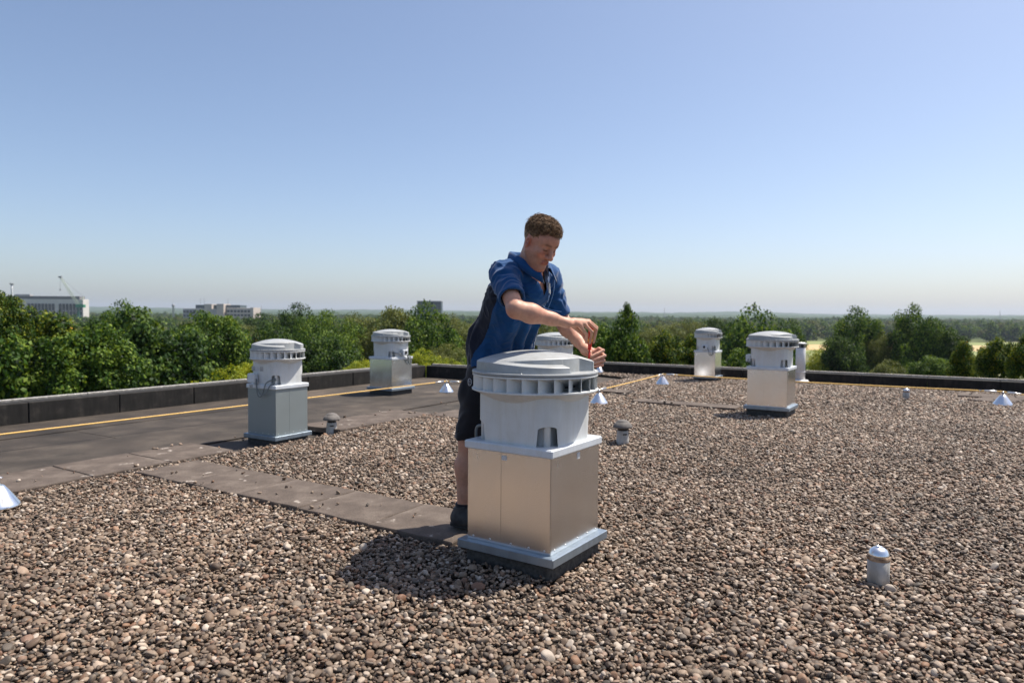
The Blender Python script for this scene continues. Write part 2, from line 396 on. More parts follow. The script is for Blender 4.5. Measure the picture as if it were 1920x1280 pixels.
def instancer(name, pts, rot, scl, idx, protos, label, kind='stuff', collname=None):
    me = bpy.data.meshes.new(name); me.vertices.add(len(pts)); me.vertices.foreach_set('co', np.asarray(pts, np.float32).ravel())
    for nm, typ, arr in (('rot', 'FLOAT_VECTOR', rot), ('scl', 'FLOAT_VECTOR', scl)):
        a = me.attributes.new(nm, typ, 'POINT'); a.data.foreach_set('vector', np.asarray(arr, np.float32).ravel())
    a = me.attributes.new('idx', 'INT', 'POINT'); a.data.foreach_set('value', np.asarray(idx, np.int32))
    o = link(name, me); tag(o, label, kind=kind)
    cl = bpy.data.collections.new(collname or name + '_pieces')
    for p in protos: cl.objects.link(p)
    g = bpy.data.node_groups.new(name, 'GeometryNodeTree')
    g.interface.new_socket('Geometry', in_out='INPUT', socket_type='NodeSocketGeometry')
    g.interface.new_socket('Geometry', in_out='OUTPUT', socket_type='NodeSocketGeometry')
    N = g.nodes; L = g.links
    gi = N.new('NodeGroupInput'); go = N.new('NodeGroupOutput')
    ci = N.new('GeometryNodeCollectionInfo'); ci.inputs['Collection'].default_value = cl
    ci.inputs['Separate Children'].default_value = True; ci.inputs['Reset Children'].default_value = True
    ip = N.new('GeometryNodeInstanceOnPoints'); ip.inputs['Pick Instance'].default_value = True
    def na(nm, t):
        q = N.new('GeometryNodeInputNamedAttribute'); q.data_type = t; q.inputs['Name'].default_value = nm; return q.outputs['Attribute']
    er = N.new('FunctionNodeEulerToRotation'); L.new(na('rot', 'FLOAT_VECTOR'), er.inputs[0])
    L.new(gi.outputs[0], ip.inputs['Points']); L.new(ci.outputs[0], ip.inputs['Instance'])
    L.new(na('idx', 'INT'), ip.inputs['Instance Index']); L.new(er.outputs[0], ip.inputs['Rotation']); L.new(na('scl', 'FLOAT_VECTOR'), ip.inputs['Scale'])
    L.new(ip.outputs[0], go.inputs[0])
    md = o.modifiers.new('instances', 'NODES'); md.node_group = g
    return o

def icosphere(sub):
    import bmesh
    bm = bmesh.new(); bmesh.ops.create_icosphere(bm, subdivisions=sub, radius=1)
    v = np.array([x.co[:] for x in bm.verts]); f = np.array([[q.index for q in x.verts] for x in bm.faces]); bm.free(); return v, f
def pebble_protos(n=14):
    v, f = icosphere(3); out = []
    for i in range(n):
        r = np.random.default_rng(100 + i); p = v.copy()
        for k in range(5):                                   # flatten a few sides, as river stones are
            d = r.normal(size=3); d /= np.linalg.norm(d); h = p @ d; c = r.uniform(.62, .9)
            p -= np.outer(np.maximum(h - c, 0) * .75, d)
        for k in range(3):
            d = r.normal(size=3) * 1.3; p *= (1 + .06 * np.sin(p @ d + r.uniform(0, 6)))[:, None]
        p *= np.array([1, r.uniform(.62, .95), r.uniform(.36, .62)])
        o = bpy.data.objects.new('pebble', mesh_np('pebble', p, f, True)); o.data.materials.append(M['pebble']); out.append(o)
    return out
def gravel_points():
    xs = []; ys = []
    def zone(y0, y1, sp):
        yy = np.arange(y0, y1, sp * .87)
        for j, y in enumerate(yy):
            hw = .76 * y + 1.6; x = np.arange(-hw, hw, sp) + (j % 2) * sp / 2
            xs.append(x + rng.uniform(-.42, .42, len(x)) * sp); ys.append(y + rng.uniform(-.42, .42, len(x)) * sp)
    zone(1.3, 5.2, .0172); zone(5.2, 9, .0205); zone(9, 16, .027)
    x = np.concatenate(xs); y = np.concatenate(ys)
    k = inpoly(x, y, gravel_poly)
    for q in slab_polys:
        c = np.mean(np.array(q), 0); k &= ~inpoly(x, y, [tuple(c + (np.array(p) - c) * np.array([.955, .93])) for p in q])
    for (cx, cy, hs) in FAN_SPOTS:
        u = np.abs((x - cx) * DA.x + (y - cy) * DA.y); v = np.abs((x - cx) * DB.x + (y - cy) * DB.y); k &= ~((u < hs) & (v < hs))
    # a few stones lie loose on the slabs and the felt beside them
    on = np.zeros(len(x), bool)
    for q in slab_polys: on |= inpoly(x, y, q)
    near_felt = (~k) & ~on & inpoly(x, y, [tuple((A0 - LA * 4 - LN * .62).xy), tuple((A_end + LA * 2 - LN * .62).xy), tuple((A_end + LA * 2 - LN * .95).xy), tuple((A0 - LA * 4 - LN * .95).xy)])
    stray = ((~k) & on & (rng.random(len(x)) < .005)) | (near_felt & (rng.random(len(x)) < .004))
    zz = np.where(stray & on, .036, np.where(stray, BIT + .022, 0)); k |= stray
    return x[k], y[k], zz[k]
FAN_SPOTS = [(.116, 3.464, .25)]
gx, gy, gs = gravel_points()
n = len(gx); print('pebbles', n)
far = np.clip((gy - 5) / 6, 0, 1)
size = .0102 * np.exp(rng.normal(0, .33, n)) * (1 + .45 * far)
size = np.clip(size, .0058, .030)
und = .006 * np.sin(gx * 2.1 + gy * 1.3) + .005 * np.sin(gx * 4.7 - gy * 3.1)
mound = .022 * np.exp(-(np.maximum(np.hypot(gx - .116, gy - 3.464) - .30, 0) / .10) ** 2)
gz = -.017 + rng.uniform(-.013, .013, n) * (gs == 0) + (und + mound) * (gs == 0) + gs
pg = instancer('gravel', np.stack([gx, gy, gz], 1),
    np.stack([rng.normal(0, .45, n), rng.normal(0, .45, n), rng.uniform(0, 6.28, n)], 1),
    np.stack([size, size, size * rng.uniform(.85, 1.25, n)], 1), rng.integers(0, 14, n), pebble_protos(),
    'brown, grey and white river pebbles spread over the flat roof')
# ------------------------------------------------------------------ roof fans
FM = {}
def lid_mesh():
    na = 360; t0 = math.radians(-156)
    def sm(a, b, x): q = np.clip((x - a) / (b - a), 0, 1); return q * q * (3 - 2 * q)
    th = np.arange(na) * 2 * math.pi / na
    t = ((th - t0) % math.pi) / math.pi
    rd = .2865 - .062 * sm(.12, .72, t) + .062 * sm(.93, 1.0, t)
    on = 1 - sm(.735, .742, t) + sm(.992, 1.0, t)               # where the ledge exists
    hl = .050 - .022 * sm(.05, .72, t) + .022 * sm(.985, 1, t)
    dome = lambda r: .046 + .052 * (1 - (r / .29) ** 2)
    R_ = []; Z_ = []
    nd = 70
    for i in range(nd):                                          # crown, out to its own edge
        f = i / (nd - 1); r = rd * f ** .9; R_.append(r); Z_.append(dome(r) - .003 * sm(.97, 1, f))
    gap = .290 - rd
    foot_z = np.where(gap > .008, on * np.minimum(hl + .010, dome(rd) - .004), dome(rd) - .004)
    R_.append(rd + np.minimum(.0035, gap * .4)); Z_.append(foot_z)
    for f in (.25, .5, .75, .93, .98):
        r = rd + .0035 + (.2875 - rd - .0035) * f; r = np.maximum(r, R_[-1]); R_.append(r)
        Z_.append(np.where(gap > .008, on * np.minimum(hl + .010 * (1 - f), dome(rd) - .004), dome(rd) - .004) - .002 * (f > .97) * on)
    R_.append(np.full(na, .2905)); Z_.append(np.zeros(na)); R_.append(np.full(na, .303)); Z_.append(np.zeros(na))
    for r, z in ((.3115, -.001), (.313, -.005), (.312, -.012), (.300, -.013), (.2, -.013)): R_.append(np.full(na, r)); Z_.append(np.full(na, z))
    R_ = np.array(R_); Z = np.array(Z_); X = R_ * np.cos(th); Y = R_ * np.sin(th)
    # shallow grip slots on the crown
    def slot(cx, cy, a, lx, ly, d):
        u = (X - cx) * math.cos(a) + (Y - cy) * math.sin(a); v = -(X - cx) * math.sin(a) + (Y - cy) * math.cos(a)
        return d * (1 - sm(lx - .006, lx, np.abs(u))) * (1 - sm(ly - .006, ly, np.abs(v)))
    dz = 0
    for (px, py, a, lx, ly, d) in ((.040, .140, -.12, .075, .014, .014), (-.105, .02, .45, .034, .024, .012)): dz = dz + slot(px, py, a, lx, ly, d)
    Z[:nd - 2] -= dz[:nd - 2]
    V = np.stack([X, Y, Z], -1).reshape(-1, 3); nr = len(R_)
    i, j = np.meshgrid(np.arange(nr - 1), np.arange(na), indexing='ij'); k = (j + 1) % na
    F = np.stack([i * na + j, (i + 1) * na + j, (i + 1) * na + k, i * na + k], -1).reshape(-1, 4)
    me = mesh_np('lid', V, F, True); me.set_sharp_from_angle(angle=math.radians(28)); return me
def rsq(a, rc, n=12):
    "rounded square outline with the arc length from its nearest corner"
    out = []; L = math.pi / 2 * rc
    for q in range(4):
        c0 = math.radians(-90 + 90 * q); cx, cy = [(a - rc, -a + rc), (a - rc, a - rc), (-a + rc, a - rc), (-a + rc, -a + rc)][q]
        for i in range(n + 1):
            an = c0 + math.pi / 2 * i / n; out.append((cx + rc * math.cos(an), cy + rc * math.sin(an), abs(i / n - .5) * L))
        # straight piece to the next corner
        nx, ny = [(a, a - rc), (-a + rc, a), (-a, -a + rc), (a - rc, -a)][q]; lx, ly = out[-1][:2]
        for i in range(1, 10):
            f = i / 10; s = min(f, 1 - f) * math.hypot(nx - lx, ny - ly) + L / 2
            out.append((lx + (nx - lx) * f, ly + (ny - ly) * f, s))
    return out
def skirt_mesh():
    ring = rsq(.223, .10, 20); mb = MB(); P = []; F = []; zb, zt = .594, .834; k = len(ring)
    for lay in range(2):
        s = 1 if lay == 0 else .985
        for x, y, d in ring:
            if d < .05: z0 = zb + .078 + .018 * math.sqrt(max(0, 1 - (d / .05) ** 2))
            else: z0 = zb
            P += [(x * s, y * s, z0), (x * s, y * s, max(z0, zb + .10)), (x * s, y * s, zt)]
    h = 3 * k
    for i in range(k):
        j = (i + 1) % k
        for r in range(2):
            F.append((3 * i + r, 3 * j + r, 3 * j + r + 1, 3 * i + r + 1))
            F.append((h + 3 * j + r, h + 3 * i + r, h + 3 * i + r + 1, h + 3 * j + r + 1))
        F.append((3 * i, h + 3 * i, h + 3 * j, 3 * j))
    mb.poly(P, F, True); me = mb.mesh('skirt'); me.set_sharp_from_angle(angle=math.radians(40)); return me
def fan_meshes():
    q = MB(); q.bbox((0, 0, .03), (.243, .243, .05), .012); FM['curb'] = q.mesh('curb')
    q = MB(); q.bbox((0, 0, .089), (.273, .273, .021), .0035); FM['base_plate'] = q.mesh('base_plate')
    q = MB(); q.box((0, 0, .333), (.2345, .2345, .222)); FM['box_core'] = q.mesh('box_core')
    def panel(w, x):
        p = MB(); p.bbox((x, 0, .333), (w / 2 - .0006, .0012, .2225), .0006); return p.mesh('side_panel')
    FM['panel_full'] = panel(.47, 0); FM['panel_a'] = panel(.47 * .42, -.235 + .47 * .21); FM['panel_b'] = panel(.47 * .58, .235 - .47 * .29)
    q = MB(); q.bbox((0, 0, .575), (.250, .250, .020), .006); FM['rim'] = q.mesh('rim')
    FM['skirt'] = skirt_mesh()
    q = MB(); ring = rsq(.178, .04, 6); k = len(ring)
    q.poly([(x, y, .594) for x, y, d in ring] + [(x, y, .80) for x, y, d in ring], [(i, (i + 1) % k, k + (i + 1) % k, k + i) for i in range(k)], True); FM['inner_housing'] = q.mesh('inner_housing')
    q = MB(); q.lathe([(.017, .594), (.017, .81)], 14); FM['corner_post'] = q.mesh('corner_post')
    q = MB(); q.lathe([(.16, .70), (.20, .765), (.223, .79), (.255, .81), (.285, .828), (.308, .838), (.3135, .840), (.3135, .846), (.30, .848), (.21, .848), (.20, .925)], 96, caps=False); FM['bowl'] = q.mesh('bowl'); FM['bowl'].set_sharp_from_angle(angle=math.radians(40))
    q = MB(); q.lathe([(.205, .862), (.30, .910), (.3105, .911), (.3105, .919), (.29, .9205), (.205, .9205)], 96, caps=False); FM['top_ring'] = q.mesh('top_ring'); FM['top_ring'].set_sharp_from_angle(angle=math.radians(40))
    q = MB(); P = []; n = 6
    for s in (-1, 1):
        for i in range(n + 1):
            f = i / n; r = .307 - .10 * f; a = .46 * f
            x, y = r * math.cos(a), r * math.sin(a) + s * .0012
            P += [(x, y, .8465), (x, y, .917 - .045 * f)]
    m = 2 * (n + 1); F = []
    for i in range(n): F += [(2 * i, 2 * i + 2, 2 * i + 3, 2 * i + 1), (m + 2 * i, m + 2 * i + 1, m + 2 * i + 3, m + 2 * i + 2)]
    F += [(0, 1, m + 1, m)]
    q.poly(P, F, True); FM['vane'] = q.mesh('vane')
    q = MB(); q.lathe([(.209, .849), (.209, .9)], 48, caps=False); FM['drum'] = q.mesh('vane_gap_shade')  # added dark cylinder that deepens the shade in the gaps between vanes
    FM['lid'] = lid_mesh()
    q = MB(); q.lathe([(.0045, 0), (.0045, .002), (.002, .0035), (0, .0035)], 10); FM['rivet'] = q.mesh('rivet')
    q = MB(); q.bbox((0, 0, 0), (.06, .03, .045), .008); FM['isolator'] = q.mesh('isolator_switch')
    q = MB(); q.lathe([(.026, 0), (.026, .008), (.02, .014), (0, .014)], 20); FM['knob'] = q.mesh('switch_knob')
    q = MB(); q.bbox((0, 0, 0), (.028, .0012, .022), .0006); FM['label'] = q.mesh('rating_label')
fan_meshes()
def fan(x, y, z, rz, label, sheet_m, small=False, seam='front', kit=None, group='roof fans standing on the flat roof'):
    r = empty('roof_fan', (x, y, z), rz, label, 'roof fan', group)
    if small: r.scale = (.84, .84, 1)
    link('curb', FM['curb'], M['dark_felt'], r); link('base_plate', FM['base_plate'], M['plate'], r)
    core = link('box_core', FM['box_core'], sheet_m, r)
    for k in range(4):                                   # k = 0 is the local -y face, 1 the +x face
        a = k * math.pi / 2; off = Vector((math.sin(a), -math.cos(a), 0)) * .2361
        split = (seam == 'front' and k % 2 == 0) or (seam == 'side' and k % 2 == 1)
        for nm in (('panel_a', 'panel_b') if split else ('panel_full',)):
            p = link('side_panel', FM[nm], sheet_m, r, off, (0, 0, a))
        for f in ((-.2, -.1, .02, .12, .205)):
            rv = link('rivet', FM['rivet'], M['bolt'], r, off * 1.0045 + Vector((math.cos(a), math.sin(a), 0)) * f + Vector((0, 0, .128)), (math.pi / 2, 0, a))
    link('rim', FM['rim'], M['rim'], r)
    link('skirt', FM['skirt'], M['plastic'], r); link('inner_housing', FM['inner_housing'], M['plastic'], r)
    for sx, sy in ((1, 1), (-1, 1), (1, -1), (-1, -1)):
        link('corner_post', FM['corner_post'], M['plastic'], r, (sx * .178, sy * .178, 0))
    link('bowl', FM['bowl'], M['plastic'], r); link('vane_gap_shade', FM['drum'], M['drum'], r); link('top_ring', FM['top_ring'], M['plastic'], r)
    for i in range(26): link('vane', FM['vane'], M['plastic'], r, None, (0, 0, i * 2 * math.pi / 26))
    lid = link('lid', FM['lid'], M['plastic_lid'], r, (0, 0, .9345))
    for i in range(4):
        a = math.radians(20 + 90 * i); link('lid_screw', FM['rivet'], M['bolt'], r, (.299 * math.cos(a), .299 * math.sin(a), .9345))
    def cable(pts, rad=.006):
        P = [Vector(p) for p in pts]; Q = []
        for i in range(len(P) - 1):
            p0, p1, p2, p3 = P[max(i - 1, 0)], P[i], P[i + 1], P[min(i + 2, len(P) - 1)]
            for k in range(8):
                t = k / 8; Q.append(.5 * ((2 * p1) + (p2 - p0) * t + (2 * p0 - 5 * p1 + 4 * p2 - p3) * t * t + (-p0 + 3 * p1 - 3 * p2 + p3) * t ** 3))
        Q.append(P[-1]); mb = MB(); mb.tube(Q, rad, 8); return link('cable', mb.mesh('cable'), M['cable'], r)
    if kit == 'left_box':
        s = link('isolator_switch', FM['isolator'], M['rim'], r, (-.12, -.262, .655)); link('switch_knob', FM['knob'], M['black'], s, (-.06, 0, 0), (0, -math.pi / 2, 0))
        for i, (px, pz, m_) in enumerate(((-.15, .745, 'sticker_dark'), (-.085, .74, 'sticker'), (-.01, .745, 'sticker_dark'))): link('rating_label', FM['label'], M[m_], r, (px, -.2245, pz))
        link('rating_label', FM['label'], M['sticker_dark'], r, (-.16, -.2515, .576), (0, 0, 0)).scale = (1, 1, .7)
        link('rating_label', FM['label'], M['sticker'], r, (-.08, -.2515, .576)).scale = (1, 1, .7)
        cable([(-.06, -.262, .65), (-.03, -.285, .60), (0, -.29, .50), (.05, -.285, .485), (.09, -.275, .56), (.12, -.262, .62), (.19, -.19, .66)])
        cable([(-.06, -.255, .64), (-.02, -.28, .56), (.06, -.285, .50), (.13, -.28, .52), (.17, -.262, .59), (.2, -.19, .65)])
    elif kit == 'right_box':
        s = link('isolator_switch', FM['isolator'], M['rim'], r, (.262, .03, .665), (0, 0, math.pi / 2)); link('switch_knob', FM['knob'], M['black'], s, (0, -.03, 0), (math.pi / 2, 0, 0))
        cable([(.26, -.03, .655), (.262, -.07, .645), (.25, -.12, .655), (.20, -.19, .665)], .008)
        cable([(.268, .09, .65), (.275, .11, .58), (.268, .12, .50), (.264, .14, .56), (.262, .15, .62)])
        cable([(.268, .08, .66), (.28, .09, .56), (.266, .16, .47), (.27, .17, .60)])
    elif kit == 'front_box':
        s = link('isolator_switch', FM['isolator'], M['rim'], r, (.0, -.262, .655)); link('switch_knob', FM['knob'], M['black'], s, (0, -.03, .01), (math.pi / 2, 0, 0))
        cable([(.06, -.262, .65), (.10, -.285, .60), (.12, -.29, .52), (.17, -.285, .52), (.2, -.262, .60), (.19, -.19, .66)], .008)
        link('rating_label', FM['label'], M['sticker'], r, (.05, -.2245, .745))
    elif kit == 'side_box':
        s = link('isolator_switch', FM['isolator'], M['rim'], r, (-.262, -.06, .69), (0, 0, math.pi / 2)); link('switch_knob', FM['knob'], M['black'], s, (0, .03, 0), (-math.pi / 2, 0, 0))
        cable([(-.26, -.11, .68), (-.25, -.16, .65), (-.19, -.19, .62)])
    if kit == 'plain':
        link('rating_label', FM['label'], M['sticker'], r, (.2373 + .001, .02, .53), (0, 0, math.pi / 2)).scale = (.45, 1, .7)
        link('rating_label', FM['label'], M['sticker'], r, (-.02, -.2373 - .001, .53)).scale = (.5, 1, .5)
        cable([(-.19, -.17, .66), (-.23, -.17, .65), (-.252, -.15, .60), (-.258, -.13, .55)], .007)
    return r
M['dark_felt'] = vary('curb_felt', [(.3, (.02, .02, .019)), (.7, (.085, .082, .076))], 45, .8, (220, .6, .004))
UR = math.radians(-33.0); M['drum'] = mat('dark_drum', (.03, .034, .036), .6)  # near-black colour stands for the shade behind the vanes
fan(.116, 3.464, 0, math.radians(-33.9), 'large stainless steel roof fan in the foreground being repaired', M['steel'], kit='plain')
b_ = at(521, 700, 6.90); fan(b_[0], 6.90, BIT - .015, math.radians(-31), 'grey painted roof fan on the left with loose cables and stickers', M['grey_sheet'], True, 'side', 'left_box')
c_ = at(733, 690, 11.25); fan(c_[0], 11.25, BIT, UR, 'galvanised roof fan near the roof corner behind the yellow line', M['galv'], False, 'front', 'right_box')
d_ = at(1041, 690, 10.7); fan(d_[0], 10.7, -.08, UR, 'roof fan mostly hidden behind the man, only its lid shows', M['steel'], False, 'front', 'plain')
e_ = at(1327, 690, 13.45); fan(e_[0], 13.45, -.03, UR, 'farthest roof fan, small and slim, against the back parapet', M['steel'], True, 'side', 'front_box')
f_ = at(1447, 690, 8.75); fan(f_[0], 8.75, .0, UR, 'stainless roof fan on the right with its shadow on gravel', M['steel'], False, 'front', 'side_box')

# ------------------------------------------------------------------ vents and pipes
def mushroom(x, y, z, s, label, capm):
    r = empty('roof_vent', (x, y, z), random.uniform(0, 6), label, 'roof vent', 'mushroom roof vents'); r.scale = (s, s, s)
    mb = MB(); mb.lathe([(.062, -.03), (.060, .02), (.054, .10), (.052, .115), (.049, .116)], 28); link('vent_pipe', mb.mesh('vent_pipe'), M['pipe_grey'], r)
    mb = MB(); mb.lathe([(.047, .11), (.047, .15)], 24); link('vent_neck', mb.mesh('vent_neck'), M['black'], r)
    mb = MB(); mb.lathe([(.05, .146), (.088, .142), (.094, .148), (.092, .158), (.078, .182), (.060, .196), (.056, .198), (.054, .206), (.03, .216), (0, .218)], 32)
    link('vent_cap', mb.mesh('vent_cap'), capm, r)
    mb = MB(); mb.bbox((0, -.0605, .085), (.022, .0025, .006), .001); link('maker_plate', mb.mesh('maker_plate'), M['black'], r, None, (0, 0, .25 - r.rotation_euler[2]))
    return r
p = gp(622, 811, -.03); mushroom(p[0], p[1], -.03, .95, 'grey mushroom cap vent beside the grey painted fan', M['mushroom'])
p = gp(1169, 830, 0); mushroom(p[0], p[1] + .06, -.005, 1.0, 'dark mushroom cap vent on the gravel right of the man', M['mushroom'])
def domepipe(x, y, z, label):
    r = empty('vent_pipe', (x, y, z), .4, label, 'vent pipe', 'short domed vent pipes')
    mb = MB(); mb.lathe([(.047, -.04), (.047, .098), (.044, .10)], 32); link('pipe', mb.mesh('pipe'), M['pipe_grey'], r)
    mb = MB(); mb.lathe([(.0475, .098), (.0485, .102), (.0475, .116), (.045, .118)], 32); link('band', mb.mesh('band'), M['pipe_band'], r)
    mb = MB(); mb.lathe([(.0455, .1165), (.044, .126), (.036, .143), (.022, .154), (.0125, .157), (.0125, .160), (.008, .161), (.007, .158), (0, .158)], 32); link('dome', mb.mesh('dome'), M['cone'], r)
    return r
p = gp(1655, 1094, 0); domepipe(p[0], p[1] + .04, 0, 'domed grey vent pipe on the gravel in the right foreground')
p = gp(1699, 747, 0); domepipe(p[0], p[1], 0, 'small domed vent pipe far right near the orange line')
r = empty('flue_pipe', (5.38, 13.0, 0), .3, 'tall pale flue pipe beside the back parapet', 'flue pipe')
mb = MB(); mb.lathe([(.086, .0), (.086, .64), (.084, .642)], 32); link('pipe', mb.mesh('pipe'), M['white_duct'], r)
mb = MB(); mb.lathe([(.15, -.02), (.15, .03), (.14, .045), (.09, .055)], 32); link('base_flange', mb.mesh('base_flange'), M['white_duct'], r)
mb = MB(); mb.lathe([(.089, .19), (.089, .205)], 32); link('joint_band', mb.mesh('joint_band'), M['white_duct'], r)
for i in range(8):
    mb = MB(); mb.box((.082 * math.cos(i * .785), .082 * math.sin(i * .785), .68), (.006, .006, .04)); link('grille_bar', mb.mesh('grille_bar'), M['cable'], r)
mb = MB(); mb.lathe([(.05, .64), (.05, .715)], 20); link('grille_core', mb.mesh('grille_core'), M['dark'], r)
mb = MB(); mb.lathe([(.10, .715), (.10, .73), (.06, .745), (0, .75)], 32); link('cap', mb.mesh('cap'), M['white_duct'], r)

# ------------------------------------------------------------------ lifeline anchors and ropes
def anchor(x, y, z, label, s=1.0):
    r = empty('anchor_cone', (x, y, z), random.uniform(0, 6), label, 'anchor', 'lifeline anchor cones'); r.scale = (s, s, s)
    mb = MB(); mb.lathe([(.118, -.01), (.118, .0), (.112, .012), (.060, .088), (.034, .122), (.026, .128), (.0, .130)], 40); link('cone', mb.mesh('cone'), M['cone'], r)
    mb = MB(); mb.lathe([(.012, .125), (.012, .165), (.016, .166), (.016, .178), (0, .18)], 12); link('post', mb.mesh('post'), M['bolt'], r)
    mb = MB(); mb.tube([(.09 * math.cos(i * math.pi / 8) * .2, .022 * math.sin(i * math.pi / 8), .172) for i in range(17)], .004, 6); link('eye_ring', mb.mesh('eye_ring'), M['bolt'], r)
    mb = MB(); mb.tube([(.10, .0, .012), (.052, 0, .094), (.03, 0, .126)], .0022, 5); link('seam', mb.mesh('seam'), M['bolt'], r)
    return r
def gpz(px, py, z): q = gp(px, py, z); return (q[0], q[1], z)
AN = [anchor(*gpz(-3, 947, 0.0), 'aluminium anchor cone cut by the left picture edge', 1.0),
      anchor(*gpz(837, 734, BIT + .01), 'aluminium anchor cone on bitumen left of the man'),
      anchor(*gpz(1123, 755, 0), 'aluminium anchor cone right behind the foreground fan', 1.05),
      anchor(*gpz(1242, 719, 0), 'aluminium anchor cone in the gravel where the yellow line bends'),
      anchor(*gpz(1880, 758, 0), 'aluminium anchor cone at the far right end of the line', 1.05),
      anchor(*gpz(1124, 697, 0), 'distant anchor cone by the back parapet beside the left hand', .9)]
link('rating_label', FM['label'], M['sticker'], AN[0], (.075, -.045, .045), (-.6, 0, 1.0)).scale = (.8, 1, .9)
def rope(a, b, label, sag=.012, tens=True, rad=.008):
    a = Vector(a); b = Vector(b); d = (b - a).normalized()
    r = empty('safety_line', a, 0, label, 'rope', 'yellow safety lines')
    n = 24; pts = []
    for i in range(n + 1):
        t = i / n; p = a.lerp(b, t); p.z -= sag * 4 * t * (1 - t); pts.append(p - a)
    mb = MB(); mb.tube(pts, rad, 8); link('line', mb.mesh('line'), M['rope'], r)
    if tens:
        for (e, s) in ((Vector((0, 0, 0)), 1), (b - a, -1)):
            mb = MB(); q = e + d * s * .02; mb.tube([q, q + d * s * .05, q + d * s * .055, q + d * s * .20, q + d * s * .205, q + d * s * .26], [.006, .006, .013, .013, .007, .011], 8); link('tensioner', mb.mesh('tensioner'), M['bolt'], r)
    return r
def tip(i): return AN[i].location + Vector((0, 0, .172 * AN[i].scale[2]))
t1 = tip(1); far_left = t1 - (t1 - Vector((-4.62, 6.25, .10))).normalized() * 12.5
rope((far_left.x, far_left.y, .10), t1, 'yellow safety line running along the left bitumen strip')
rope(t1, tip(2), 'safety line between the two anchor cones behind the man')
rope(tip(2), tip(3), 'short yellow safety line right of the foreground fan', .006)
rope(tip(3), tip(4), 'long orange yellow safety line along the back parapet', .012, True, .0105)
rope(tip(4), tip(4) + Vector((.7, -3.6, -.02)), 'yellow safety line leaving the picture at the right edge', .02)
rope(tip(0), tip(0) + Vector((-2.6, -1.2, 0)), 'safety line leaving the picture at the left edge', .02)
